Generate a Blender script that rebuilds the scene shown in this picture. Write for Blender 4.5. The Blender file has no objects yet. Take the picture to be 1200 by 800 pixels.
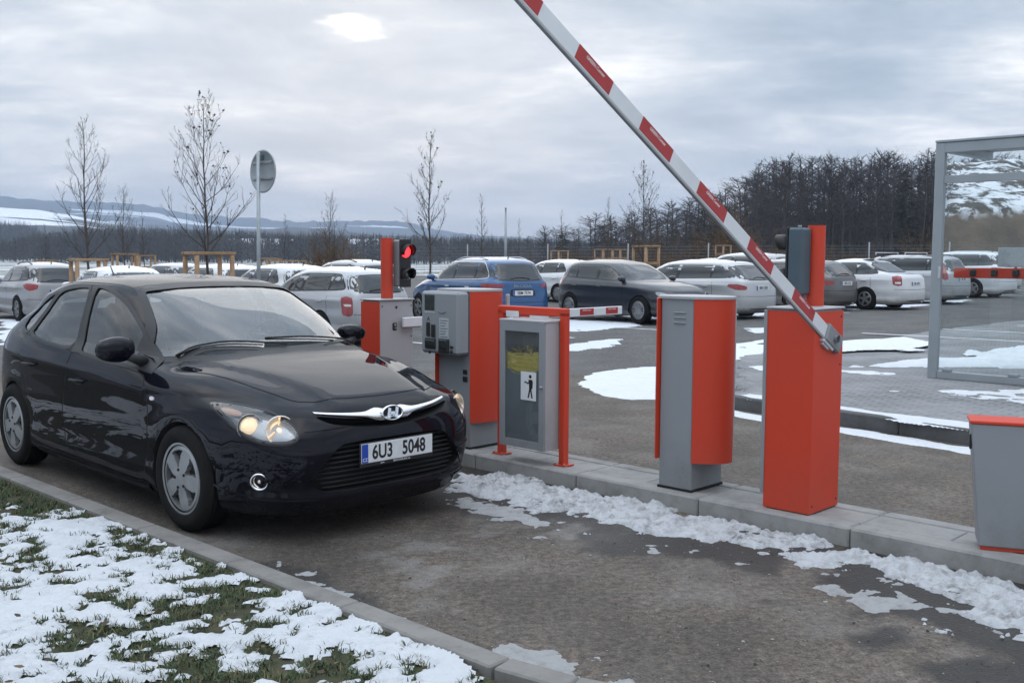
import bpy, math, random
import numpy as np
from mathutils import Vector, Matrix
from mathutils.bvhtree import BVHTree
from mathutils.geometry import delaunay_2d_cdt
R=math.radians
S=bpy.context.scene
COL=S.collection
rnd=random.Random(7)

# ------------------------------------------------------------------ camera
F,PITCH,ROLL,CAMH=1200.,.084,-.005,1.614
cam=bpy.data.cameras.new('camera'); camo=bpy.data.objects.new('camera',cam); COL.objects.link(camo)
cam.sensor_width=36; cam.lens=F/1200*36; cam.clip_start=.05; cam.clip_end=20000
camo.location=(0,0,CAMH)
camo.rotation_euler=(Matrix.Rotation(math.pi/2-PITCH,4,'X')@Matrix.Rotation(-ROLL,4,'Z')).to_euler()
S.camera=camo
def ray(px,py):
    a=px-600; b=400-py; cr,sr=math.cos(ROLL),math.sin(ROLL)
    u=a*cr-b*sr; v=a*sr+b*cr; c,s=math.cos(PITCH),math.sin(PITCH)
    return (u/F, c+v/F*s, -s+v/F*c)
def G(px,py,z=0):            # a point of the photograph -> where it lies on the ground
    d=ray(px,py); t=(z-CAMH)/d[2]; return (d[0]*t,d[1]*t)
def HY(px,py,Y):             # the same at a known distance
    d=ray(px,py); t=Y/d[1]; return Vector((d[0]*t,Y,CAMH+d[2]*t))

# ------------------------------------------------------------------ object helpers
def tag(o,label=None,cat=None,group=None,kind=None):
    if label: o['label']=label
    if cat: o['category']=cat
    if group: o['group']=group
    if kind: o['kind']=kind
    return o
def empty(name,loc=(0,0,0),rz=0,label=None,cat=None,group=None):
    o=bpy.data.objects.new(name,None); COL.objects.link(o); o.location=loc; o.rotation_euler=(0,0,rz)
    o.empty_display_size=.1
    return tag(o,label,cat,group)
def link(name,me,parent=None):
    o=bpy.data.objects.new(name,me); COL.objects.link(o)
    if parent is not None: o.parent=parent
    return o
class MB:
    """collects geometry, then becomes ONE mesh object"""
    def __init__(s): s.v=[]; s.f=[]; s.m=[]; s.sm=[]
    def add(s,vs,fs,mi=0,smooth=False,M=None):
        n=len(s.v)
        if M is not None: vs=[M@Vector(p) for p in vs]
        s.v.extend([tuple(p) for p in vs]); s.f.extend([tuple(i+n for i in f) for f in fs])
        s.m.extend([mi]*len(fs)); s.sm.extend([smooth]*len(fs)); return s
    def box(s,c,size,mi=0,M=None,bev=0.0,rz=0):
        x,y,z=[k/2 for k in size]; b=min(bev,x*.99,y*.99,z*.99)
        T=Matrix.Translation(c)@Matrix.Rotation(rz,4,'Z')
        if M is not None: T=M@T
        if b<=0:
            vs=[(i*x,j*y,k*z) for i in(-1,1) for j in(-1,1) for k in(-1,1)]
            fs=[(0,1,3,2),(4,6,7,5),(0,4,5,1),(2,3,7,6),(0,2,6,4),(1,5,7,3)]
            return s.add(vs,fs,mi,False,T)
        vs=[];idx={}
        for i in(-1,1):
            for j in(-1,1):
                for k in(-1,1):
                    for a in range(3):
                        p=[i*(x-b),j*(y-b),k*(z-b)]; p[a]=(i*x,j*y,k*z)[a]
                        idx[(i,j,k,a)]=len(vs); vs.append(p)
        fs=[]
        for a in range(3):
            o=[q for q in range(3) if q!=a]
            for sg in(-1,1):
                r=[]
                for (p,q) in((-1,-1),(1,-1),(1,1),(-1,1)):
                    t=[0,0,0]; t[a]=sg; t[o[0]]=p; t[o[1]]=q; r.append(idx[(*t,a)])
                fs.append(r if (sg>0)==(a!=1) else r[::-1])
        for a in range(3):   # edges along axis a
            o=[q for q in range(3) if q!=a]
            for p in(-1,1):
                for q in(-1,1):
                    def g(e,ax):
                        t=[0,0,0]; t[a]=e; t[o[0]]=p; t[o[1]]=q; return idx[(*t,ax)]
                    fs.append([g(-1,o[0]),g(1,o[0]),g(1,o[1]),g(-1,o[1])])
        for i in(-1,1):
            for j in(-1,1):
                for k in(-1,1): fs.append([idx[(i,j,k,a)] for a in range(3)])
        return s.add(vs,fs,mi,False,T)
    def tube(s,pts,r,seg=8,mi=0,caps=True,smooth=True,M=None):
        pts=[Vector(p) for p in pts]; n=len(pts)
        rs=r if isinstance(r,(list,tuple)) else [r]*n
        vs=[];fs=[];ref=None
        for i,p in enumerate(pts):
            d=(pts[min(i+1,n-1)]-pts[max(i-1,0)]).normalized()
            if ref is None: ref=Vector((0,0,1)) if abs(d.z)<.9 else Vector((1,0,0))
            a=d.cross(ref); 
            if a.length<1e-4: a=d.cross(Vector((.3,.9,.2)))
            a.normalize(); b=d.cross(a); ref=-b if False else ref
            for k in range(seg):
                t=2*math.pi*k/seg; vs.append(p+(a*math.cos(t)+b*math.sin(t))*rs[i])
        for i in range(n-1):
            for k in range(seg):
                k2=(k+1)%seg; fs.append((i*seg+k,i*seg+k2,(i+1)*seg+k2,(i+1)*seg+k))
        s.add(vs,fs,mi,smooth,M)
        if caps:
            s.add([vs[k] for k in range(seg)],[tuple(range(seg))],mi,False,M)
            s.add([vs[(n-1)*seg+k] for k in range(seg)],[tuple(range(seg))[::-1]],mi,False,M)
        return s
    def lathe(s,prof,seg=32,mi=0,M=None,smooth=True):   # prof [(r,h)], around local Z
        vs=[];fs=[];n=len(prof)
        for (r,hh) in prof:
            for k in range(seg):
                t=2*math.pi*k/seg; vs.append((r*math.cos(t),r*math.sin(t),hh))
        for i in range(n-1):
            for k in range(seg):
                k2=(k+1)%seg; fs.append((i*seg+k,i*seg+k2,(i+1)*seg+k2,(i+1)*seg+k))
        return s.add(vs,fs,mi,smooth,M)
    def prism(s,poly,h0,h1,mi=0,M=None,smooth=False,cap_mi=None):      # poly in xy, extruded in z
        n=len(poly); vs=[(x,y,h0) for x,y in poly]+[(x,y,h1) for x,y in poly]
        s.add(vs,[(i,(i+1)%n,n+(i+1)%n,n+i) for i in range(n)],mi,smooth,M)
        c=mi if cap_mi is None else cap_mi
        return s.add(vs,[tuple(range(n))[::-1],tuple(range(n,2*n))],c,False,M)
    def mesh(s,name,mats,angle=None):
        me=bpy.data.meshes.new(name); me.from_pydata(s.v,[],s.f)
        for m in (mats if isinstance(mats,(list,tuple)) else [mats]): me.materials.append(m)
        me.polygons.foreach_set('material_index',s.m); me.polygons.foreach_set('use_smooth',s.sm)
        me.validate(); me.update(); return me
    def build(s,name,mats,parent=None,loc=None,rz=0,merge=True):
        me=s.mesh(name,mats)
        if merge:
            import bmesh
            bm=bmesh.new(); bm.from_mesh(me); bmesh.ops.remove_doubles(bm,verts=bm.verts,dist=1e-5)
            bmesh.ops.recalc_face_normals(bm,faces=bm.faces); bm.to_mesh(me); bm.free()
        o=link(name,me,parent)
        if loc is not None: o.location=loc
        o.rotation_euler=(0,0,rz); return o
def kids(o): return [c for c in o.children]
def copy_tree(o,parent=None):
    c=o.copy(); COL.objects.link(c); c.parent=parent
    for ch in list(o.children): copy_tree(ch,c)
    return c
def text_mesh(body,size,sx=1.,bold=0.0,extrude=.0004):
    cu=bpy.data.curves.new('lettering','FONT'); cu.body=body; cu.size=size; cu.align_x='CENTER'; cu.align_y='CENTER'
    cu.extrude=extrude; cu.offset=bold; cu.resolution_u=4
    o=bpy.data.objects.new('lettering',cu); COL.objects.link(o)
    dg=bpy.context.evaluated_depsgraph_get(); me=bpy.data.meshes.new_from_object(o.evaluated_get(dg))
    bpy.data.objects.remove(o); me.transform(Matrix.Diagonal((sx,1,1,1))); return me
def lettering(name,body,size,mat,parent,M,sx=1.,bold=0.0,extrude=.0004):
    me=text_mesh(body,size,sx,bold,extrude); me.materials.clear(); me.materials.append(mat); me.transform(M)
    return link(name,me,parent)

# ------------------------------------------------------------------ materials
def nmat(name):
    m=bpy.data.materials.new(name); m.use_nodes=True; nt=m.node_tree
    b=nt.nodes['Principled BSDF']; return m,nt,b
def noise(nt,scale,detail=5,rough=.55,vec=None,dist=0.):
    n=nt.nodes.new('ShaderNodeTexNoise'); n.inputs['Scale'].default_value=scale; n.inputs['Detail'].default_value=detail
    n.inputs['Roughness'].default_value=rough; n.inputs['Distortion'].default_value=dist
    if vec is None:
        g=nt.nodes.new('ShaderNodeNewGeometry'); vec=g.outputs['Position']
    nt.links.new(vec,n.inputs['Vector']); return n.outputs['Fac']
def ramp(nt,fac,stops):
    r=nt.nodes.new('ShaderNodeValToRGB'); e=r.color_ramp.elements
    while len(e)<len(stops): e.new(.5)
    for k,(p,c) in enumerate(stops):
        e[k].position=p; e[k].color=(*c,1) if len(c)==3 else c
    nt.links.new(fac,r.inputs['Fac']); return r.outputs['Color']
def math_(nt,op,a,b=None,c=None,clamp=False):
    n=nt.nodes.new('ShaderNodeMath'); n.operation=op; n.use_clamp=clamp
    for i,v in enumerate((a,b,c)):
        if v is None: continue
        if isinstance(v,(int,float)): n.inputs[i].default_value=v
        else: nt.links.new(v,n.inputs[i])
    return n.outputs[0]
def mixc(nt,fac,a,b,mode='MIX'):
    n=nt.nodes.new('ShaderNodeMix'); n.data_type='RGBA'; n.blend_type=mode
    def put(i,v):
        if isinstance(v,(int,float)): n.inputs[i].default_value=v
        elif isinstance(v,tuple): n.inputs[i].default_value=(*v,1)
        else: nt.links.new(v,n.inputs[i])
    put(0,fac); put(6,a); put(7,b); return n.outputs[2]
def bump(nt,b,hgt,strength=.3,dist=.01):
    n=nt.nodes.new('ShaderNodeBump'); n.inputs['Strength'].default_value=strength; n.inputs['Distance'].default_value=dist
    nt.links.new(hgt,n.inputs['Height']); nt.links.new(n.outputs[0],b.inputs['Normal']); return n
def plain(name,col,rough=.5,metal=0.,coat=0.,var=.12,vscale=6.,bmp=0.,bscale=80.,spec=.5,rvar=.15,objco=True):
    m,nt,b=nmat(name)
    tc=nt.nodes.new('ShaderNodeTexCoord').outputs['Object'] if objco else None
    f=noise(nt,vscale,6,.6,tc)
    c=ramp(nt,f,[(.3,tuple(k*(1-var) for k in col)),(.7,tuple(min(1,k*(1+var)) for k in col))])
    nt.links.new(c,b.inputs['Base Color'])
    rr=math_(nt,'MULTIPLY_ADD',f,rvar*2*rough,rough*(1-rvar),clamp=True); nt.links.new(rr,b.inputs['Roughness'])
    b.inputs['Metallic'].default_value=metal; b.inputs['Coat Weight'].default_value=coat; b.inputs['Coat Roughness'].default_value=.05
    b.inputs['Specular IOR Level'].default_value=spec
    if bmp>0: bump(nt,b,noise(nt,bscale,3,.5,tc),bmp,.002)
    return m
def paint(name,col,metal=.0,rough=.35,dirt=(.14,.12,.10),dirtamt=.35,flake=0.,coat=1.,dtop=.55,cr=.05):
    """car paint: clear coat, road film thicker towards the sills"""
    m,nt,b=nmat(name)
    tc=nt.nodes.new('ShaderNodeTexCoord').outputs['Object']
    sp=nt.nodes.new('ShaderNodeSeparateXYZ'); nt.links.new(tc,sp.inputs[0])
    hz=nt.nodes.new('ShaderNodeMapRange'); hz.inputs[1].default_value=.15; hz.inputs[2].default_value=dtop; hz.inputs[3].default_value=1; hz.inputs[4].default_value=0.
    nt.links.new(sp.outputs[2],hz.inputs[0])
    n1=noise(nt,3.5,6,.65,tc); n2=noise(nt,60,3,.6,tc)
    d=math_(nt,'MULTIPLY',math_(nt,'ADD',hz.outputs[0],.12),math_(nt,'MULTIPLY_ADD',n1,1.6,-.25,clamp=True))
    d=math_(nt,'MULTIPLY',d,math_(nt,'MULTIPLY_ADD',n2,.8,.6)); d=math_(nt,'MULTIPLY',d,dirtamt,clamp=True)
    c=mixc(nt,d,col,dirt); nt.links.new(c,b.inputs['Base Color'])
    b.inputs['Metallic'].default_value=metal
    nt.links.new(math_(nt,'MULTIPLY_ADD',d,.6,rough,clamp=True),b.inputs['Roughness'])
    nt.links.new(math_(nt,'MULTIPLY_ADD',d,-1.2,coat,clamp=True),b.inputs['Coat Weight'])
    nt.links.new(math_(nt,'MULTIPLY_ADD',n1,cr,.015,clamp=True),b.inputs['Coat Roughness'])
    return m
def glass(name,tint=(.75,.82,.82),trans=.85,rough=.0,film=0.12,mir=.07):
    """thin sheet: transparent with a fresnel mirror, plus a trace of dust"""
    m=bpy.data.materials.new(name); m.use_nodes=True; nt=m.node_tree; nt.nodes.clear()
    out=nt.nodes.new('ShaderNodeOutputMaterial'); tr=nt.nodes.new('ShaderNodeBsdfTransparent'); tr.inputs[0].default_value=(*[k*trans for k in tint],1)
    gl=nt.nodes.new('ShaderNodeBsdfGlossy'); gl.inputs['Roughness'].default_value=rough+.01; gl.inputs[0].default_value=(1,1,1,1)
    lw=nt.nodes.new('ShaderNodeLayerWeight'); lw.inputs[0].default_value=.5
    fz=math_(nt,'MULTIPLY_ADD',math_(nt,'POWER',lw.outputs['Facing'],4.),1-mir,mir,clamp=True)
    mx=nt.nodes.new('ShaderNodeMixShader'); nt.links.new(fz,mx.inputs[0]); nt.links.new(tr.outputs[0],mx.inputs[1]); nt.links.new(gl.outputs[0],mx.inputs[2])
    df=nt.nodes.new('ShaderNodeBsdfDiffuse'); df.inputs[0].default_value=(.55,.57,.58,1)
    tc=nt.nodes.new('ShaderNodeTexCoord').outputs['Object']
    n=noise(nt,5,7,.65,tc)
    fac=math_(nt,'MULTIPLY',math_(nt,'MULTIPLY_ADD',n,1.4,-.2,clamp=True),film)
    m2=nt.nodes.new('ShaderNodeMixShader'); nt.links.new(fac,m2.inputs[0]); nt.links.new(mx.outputs[0],m2.inputs[1]); nt.links.new(df.outputs[0],m2.inputs[2])
    nt.links.new(m2.outputs[0],out.inputs[0]); return m
def emis(name,col,st):
    m,nt,b=nmat(name); b.inputs['Base Color'].default_value=(*col,1); b.inputs['Emission Color'].default_value=(*col,1); b.inputs['Emission Strength'].default_value=st; return m

M_black=plain('black_plastic',(.012,.012,.013),.5,var=.3)
M_trim=plain('rough_black_plastic',(.022,.022,.024),.7,var=.3,bmp=.3,bscale=300)
M_rubber=plain('tyre_rubber',(.010,.0098,.0095),.88,var=.35,vscale=14,bmp=.4,bscale=120,spec=.15)
M_chrome=plain('chrome',(.78,.79,.80),.12,metal=1.,var=.05)
M_silver=plain('silver_plastic',(.25,.255,.26),.36,metal=.35,var=.22,vscale=9)
M_steel=plain('grey_steel',(.30,.31,.32),.4,metal=.6)
M_dark=plain('dark_void',(.006,.006,.007),.8,var=.1)
M_fabric=plain('dark_seat_fabric',(.05,.05,.055),.9,var=.25,bmp=.3,bscale=200)
M_dash=plain('dashboard_grey',(.045,.045,.05),.75,var=.2,bmp=.2,bscale=200)
M_glass=glass('clear_car_glass',film=.028,mir=.10)
M_sglass=glass('side_car_glass',(.50,.56,.56),.62,film=.008,mir=.07)
M_lens=glass('clear_lens',(.95,.96,.97),.95,film=.06)
M_dglass=plain('dark_car_glass',(.012,.015,.018),.06,var=.3,coat=.4,vscale=2.5)
M_redlens=plain('red_tail_lens',(.25,.008,.012),.15,var=.2,coat=1,vscale=15)
M_whitelens=plain('white_tail_lens',(.62,.58,.58),.2,coat=1)
M_amber=plain('amber_lens',(.65,.22,.03),.25,coat=1)
M_plate=plain('plate_white',(.60,.61,.62),.45,var=.08,vscale=30)
M_blue=plain('plate_blue',(.01,.05,.33),.4)
M_ink=plain('plate_ink',(.01,.01,.012),.5)
M_inkw=plain('white_ink',(.75,.75,.75),.5)
M_bulb=emis('lit_bulb',(1.,.62,.25),3.0)
M_bulbdim=emis('lit_reflector',(1.,.66,.35),.55)
# ------------------------------------------------------------------ car body generator
def cspline(pts,n=24):
    P=np.array(pts,float); d=np.sqrt(((P[1:]-P[:-1])**2).sum(1)); t=np.concatenate([[0],np.cumsum(d)])
    m=np.zeros_like(P)
    for i in range(len(P)):
        if i==0: m[i]=(P[1]-P[0])/d[0]
        elif i==len(P)-1: m[i]=(P[-1]-P[-2])/d[-1]
        else: m[i]=((P[i]-P[i-1])/d[i-1]*d[i]+(P[i+1]-P[i])/d[i]*d[i-1])/(d[i]+d[i-1])
    out=[]
    for i in range(len(P)-1):
        for k in range(n):
            s=k/n; h=d[i]
            out.append((2*s**3-3*s**2+1)*P[i]+(s**3-2*s**2+s)*h*m[i]+(-2*s**3+3*s**2)*P[i+1]+(s**3-s**2)*h*m[i+1])
    out.append(P[-1]); return np.array(out)
def pch(z,tab):
    x=np.array([a for a,b in tab],float); y=np.array([b for a,b in tab],float)
    i=np.clip(np.searchsorted(x,z)-1,0,len(x)-2); s=np.clip((z-x[i])/(x[i+1]-x[i]),0,1); s=s*s*(3-2*s)
    return y[i]*(1-s)+y[i+1]*s
def body_grid(sp,N=128,step=.03,inset=0.):
    fr=cspline(sp['front']); re=cspline(sp['rear']); si=cspline(sp['side'])
    for a in(fr,re,si): a[:,1]=np.maximum.accumulate(a[:,1]+np.arange(len(a))*1e-7)
    z0=max(fr[0,1],re[0,1],si[0,1]); zt=min(fr[-1,1],re[-1,1],si[-1,1])-2e-5
    zz=np.unique(np.concatenate([fr[:,1],re[:,1],si[:,1],np.linspace(z0,zt,200)])); zz=zz[(zz>=z0)&(zz<=zt)]
    f=lambda z:(np.interp(z,fr[:,1],fr[:,0]),np.interp(z,re[:,1],re[:,0]),np.interp(z,si[:,1],si[:,0]))
    a,b,c=f(zz); ds=np.maximum.reduce([np.hypot(np.diff(q),np.diff(zz)) for q in(a,b,c)]); cs=np.concatenate([[0],np.cumsum(ds)])
    n=int(cs[-1]/step); zs=np.interp(np.linspace(0,cs[-1],n),cs,zz)
    xf,xr,w=f(zs); nf=pch(zs,sp['nf']); nr=pch(zs,sp['nr']); xm=pch(zs,sp['xm'])
    xm=np.clip(xm,xr+.02*(xf-xr),xf-.02*(xf-xr))
    psi=np.arange(N)*2*math.pi/N; C,Sn=np.cos(psi),np.sin(psi)
    V=[]
    for i in range(n):
        e=np.where(C>=0,nf[i],nr[i]); a=np.where(C>=0,xf[i]-xm[i],xm[i]-xr[i])
        r=(np.abs(C)**e+np.abs(Sn)**e)**(-1/e)
        V.append(np.stack([xm[i]+a*r*C,w[i]*r*Sn,np.full(N,zs[i])],1))
    V=np.concatenate(V)
    if 'warp' in sp: V=sp['warp'](V)
    fs=[]
    for i in range(n-1):
        for k in range(N):
            k2=(k+1)%N; fs.append((i*N+k,i*N+k2,(i+1)*N+k2,(i+1)*N+k))
    V=[tuple(p) for p in V]
    b0=len(V); V.append((float(np.mean([p[0] for p in V[:N]])),0,float(zs[0])))
    t0=len(V); V.append((float(xm[-1]),0,float(np.mean([p[2] for p in V[(n-1)*N:n*N]]))+1e-5))
    for k in range(N):
        k2=(k+1)%N; fs.append((k2,k,b0)); fs.append(((n-1)*N+k,(n-1)*N+k2,t0))
    return V,fs
class Surf:
    def __init__(s,V,Fc):
        me=bpy.data.meshes.new('tmp'); me.from_pydata(V,[],Fc); me.update()
        s.V=[Vector(p) for p in V]; s.N=[Vector(v.normal) for v in me.vertices]
        s.T=[]; 
        for f in Fc:
            s.T.append((f[0],f[1],f[2]))
            if len(f)==4: s.T.append((f[0],f[2],f[3]))
        s.bvh=BVHTree.FromPolygons(s.V,s.T); bpy.data.meshes.remove(me)
    def nrm(s,p,i):
        a,b,c=s.T[i]; A,B,C=s.V[a],s.V[b],s.V[c]
        v0=B-A; v1=C-A; v2=p-A; d00=v0.dot(v0); d01=v0.dot(v1); d11=v1.dot(v1); d20=v2.dot(v0); d21=v2.dot(v1)
        den=d00*d11-d01*d01
        if abs(den)<1e-14: return s.N[a]
        v=(d11*d20-d01*d21)/den; w=(d00*d21-d01*d20)/den
        return (s.N[a]*(1-v-w)+s.N[b]*v+s.N[c]*w).normalized()
    def hit(s,o,d):
        l,n,i,_=s.bvh.ray_cast(o,d)
        if l is None:
            # slide towards the body: nearest point to the ray
            best=None
            for k in range(0,60):
                q=o+d*(k*.15); l2,n2,i2,ds=s.bvh.find_nearest(q)
                if best is None or ds<best[0]: best=(ds,l2,i2)
            _,l,i=best
        return l,s.nrm(l,i)
    def near(s,p):
        l,n,i,d=s.bvh.find_nearest(p); return l,s.nrm(l,i),d
AX={'R':(Vector((1,0,0)),Vector((0,1,0))),'L':(Vector((1,0,0)),Vector((0,-1,0))),   # (u axis, ray direction)
    'F':(Vector((0,1,0)),Vector((-1,0,0))),'B':(Vector((0,1,0)),Vector((1,0,0))),}
ZV=Vector((0,0,1))
def frame(ax):
    if ax=='T': return Vector((1,0,0)),Vector((0,1,0)),Vector((0,0,-1))
    if isinstance(ax,str): u,d=AX[ax]; return u,ZV,d
    return Vector(ax[0]),ZV,Vector(ax[1])
def chaikin(p,it=2,k=.25,closed=True):
    p=[Vector((a,b)) for a,b in p]
    for _ in range(it):
        q=[]; n=len(p)
        for i in range(n if closed else n-1):
            a,b=p[i],p[(i+1)%n]; q+= [a.lerp(b,k),a.lerp(b,1-k)]
        if not closed: q=[p[0]]+q+[p[-1]]
        p=q
    return [(a.x,a.y) for a in p]
def resample(p,step,closed=True):
    out=[]; n=len(p)
    for i in range(n if closed else n-1):
        a=Vector(p[i]); b=Vector(p[(i+1)%n]); k=max(1,int(round((b-a).length/step)))
        for j in range(k): out.append(tuple(a.lerp(b,j/k)))
    if not closed: out.append(tuple(p[-1]))
    return out
def offset2d(p,d):
    n=len(p); ar=sum(p[i][0]*p[(i+1)%n][1]-p[(i+1)%n][0]*p[i][1] for i in range(n)); sg=1 if ar>0 else -1
    out=[]
    for i in range(n):
        a,b,c=Vector(p[i-1]),Vector(p[i]),Vector(p[(i+1)%n])
        e1=(b-a); e2=(c-b)
        if e1.length<1e-9: e1=e2
        if e2.length<1e-9: e2=e1
        e1.normalize(); e2.normalize()
        n1=Vector((-e1.y,e1.x))*sg; n2=Vector((-e2.y,e2.x))*sg; m=n1+n2
        if m.length<1e-6: m=n1
        m.normalize(); k=d/max(.5,m.dot(n1)); out.append(tuple(b+m*k))
    return out
def finish(name,V,Fc,NN,mat,parent,mi=None):
    me=bpy.data.meshes.new(name); me.from_pydata(V,[],Fc)
    for m in(mat if isinstance(mat,(list,tuple)) else [mat]): me.materials.append(m)
    if mi: me.polygons.foreach_set('material_index',mi)
    me.polygons.foreach_set('use_smooth',[True]*len(Fc)); me.update()
    if NN:
        ln=[]
        for p in me.polygons:
            for v in p.vertices: ln.append(NN[v] if NN[v] is not None else p.normal)
        me.normals_split_custom_set([tuple(x) for x in ln])
    return link(name,me,parent)
def patch(S_,poly,ax,name,mat,parent,eps=.002,step=.05,skirt=.004,side=1,puff=0.):
    """a panel lying on the body: outline in (u,z), thrown on to the surface along the ray direction"""
    u,vv,d=frame(ax)
    B=resample(poly,step); n=len(B)
    xs=[p[0] for p in B]; ys=[p[1] for p in B]; pts=[Vector(p) for p in B]
    gx=np.arange(min(xs)+step/2,max(xs),step); gy=np.arange(min(ys)+step/2,max(ys),step)
    def inside(x,y):
        c=False
        for i in range(n):
            x1,y1=B[i]; x2,y2=B[(i+1)%n]
            if (y1>y)!=(y2>y) and x<(x2-x1)*(y-y1)/(y2-y1)+x1: c=not c
        return c
    for x in gx:
        for y in gy:
            if inside(x,y) and min((x-a)**2+(y-b)**2 for a,b in B)>(step*.4)**2: pts.append(Vector((x,y)))
    vs,_,fs,_,_,_=delaunay_2d_cdt(pts,[],[list(range(n))],1,1e-6)
    V=[];NN=[]
    cx=sum(xs)/n; cy=sum(ys)/n
    for p in vs:
        o=u*p[0]+vv*p[1]-d*6
        if side<0: o.y=-o.y
        dd=Vector((d.x,-d.y if side<0 else d.y,d.z))
        l,nn=S_.hit(o,dd)
        e=eps
        if puff:
            dm=min((p[0]-a)**2+(p[1]-b)**2 for a,b in B)**.5; e+=puff*(1-math.exp(-dm/.02))
        V.append(l+nn*e); NN.append(nn)
    Fc=[]
    for f in fs:
        a,b,c=[V[i] for i in f]; nf=(b-a).cross(c-a)
        Fc.append(tuple(f) if nf.dot(NN[f[0]])>0 else tuple(f)[::-1])
    if skirt>0:
        # boundary edges
        cnt={}
        for f in Fc:
            for i in range(3):
                e=(f[i],f[(i+1)%3]); cnt[tuple(sorted(e))]=cnt.get(tuple(sorted(e)),[])+[e]
        m={}
        def low(i):
            if i not in m: m[i]=len(V); V.append(V[i]-NN[i]*skirt); NN.append(None)
            return m[i]
        def top(i):
            k=('t',i)
            if k not in m: m[k]=len(V); V.append(V[i].copy()); NN.append(None)
            return m[k]
        for k,es in list(cnt.items()):
            if len(es)==1:
                a,b=es[0]; Fc.append((top(b),top(a),low(a),low(b)))
    return finish(name,V,Fc,NN,mat,parent)
def strip(S_,poly,width,ax,name,mat,parent,eps=.0012,step=.03,side=1,closed=True,inward=True,thick=.0015):
    """a ribbon along an outline, lying on the body (rubber seal, panel gap, chrome line)"""
    u,vv,d=frame(ax); B=resample(poly,step,closed); n=len(B)
    if closed:
        A=offset2d(B,width if inward else -width)
    else:
        A=[]
        for i in range(n):
            t=(Vector(B[min(i+1,n-1)])-Vector(B[max(i-1,0)])).normalized(); A.append(tuple(Vector(B[i])+Vector((-t.y,t.x))*width))
    V=[];NN=[]
    for q in (B,A):
        for p in q:
            o=u*p[0]+vv*p[1]-d*6; dd=d.copy()
            if side<0: o.y=-o.y; dd.y=-dd.y
            l,nn=S_.hit(o,dd); V.append(l+nn*eps); NN.append(nn)
    Fc=[]
    for i in range(n if closed else n-1):
        j=(i+1)%n; f=(i,j,n+j,n+i)
        nf=(V[f[1]]-V[f[0]]).cross(V[f[2]]-V[f[0]]); Fc.append(f if nf.dot(NN[f[0]])>0 else f[::-1])
    if thick>0:
        m0=len(V)
        for i in range(2*n): V.append(V[i]-NN[i]*thick); NN.append(None)
        for i in range(n if closed else n-1):
            j=(i+1)%n; Fc.append((i,j,m0+j,m0+i)); Fc.append((n+i,n+j,m0+n+j,m0+n+i))
    return finish(name,V,Fc,NN,mat,parent)
def prism_obj(poly,ax,d0,d1,side=1):
    """cutter: outline in the (u,z) plane extruded between the ray distances d0..d1 from the local origin"""
    u,vv,d=frame(ax); V=[]
    for dist in(d0,d1):
        for p in poly:
            q=u*p[0]+vv*p[1]+d*dist
            if side<0: q.y=-q.y
            V.append(q)
    n=len(poly); fs=[(i,(i+1)%n,n+(i+1)%n,n+i) for i in range(n)]+[tuple(range(n))[::-1],tuple(range(n,2*n))]
    return V,fs
def tmp_obj(V,fs,mats,mi):
    import bmesh
    me=bpy.data.meshes.new('tmp'); me.from_pydata([tuple(v) for v in V],[],fs)
    for m in mats: me.materials.append(m)
    me.polygons.foreach_set('material_index',[mi]*len(fs)); me.update()
    bm=bmesh.new(); bm.from_mesh(me); bmesh.ops.recalc_face_normals(bm,faces=bm.faces); bm.to_mesh(me); bm.free()
    o=bpy.data.objects.new('tmp',me); COL.objects.link(o); return o
def carve(name,V,fs,mats,cutters,surf,parent):
    """cutters: list of (V,fs,material index); all subtracted from the body"""
    o=tmp_obj(V,fs,mats,0); T=[]
    for (cv,cf,mi) in cutters:
        c=tmp_obj(cv,cf,mats,mi); T.append(c)
        m=o.modifiers.new('b','BOOLEAN'); m.operation='DIFFERENCE'; m.object=c; m.solver='EXACT'
    dg=bpy.context.evaluated_depsgraph_get(); me=bpy.data.meshes.new_from_object(o.evaluated_get(dg))
    for c in T: bpy.data.objects.remove(c)
    bpy.data.objects.remove(o)
    me.name=name; cache={}; ln=[]
    for v in me.vertices:
        l,nn,d=surf.near(v.co); cache[v.index]=(nn,d)
    for p in me.polygons:
        p.use_smooth=True
        pn=p.normal
        for v in p.vertices:
            nn,d=cache[v]; ln.append(tuple(nn) if d<8e-4 and nn.dot(pn)>.85 else tuple(pn))
    me.normals_split_custom_set(ln)
    return link(name,me,parent)
def cyl(cx,cz,r,y0,y1,seg=48):
    V=[];n=seg
    for y in(y0,y1):
        for k in range(n):
            t=2*math.pi*k/n; V.append((cx+r*math.cos(t),y,cz+r*math.sin(t)))
    return V,[(i,(i+1)%n,n+(i+1)%n,n+i) for i in range(n)]+[tuple(range(n))[::-1],tuple(range(n,2*n))]
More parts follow.
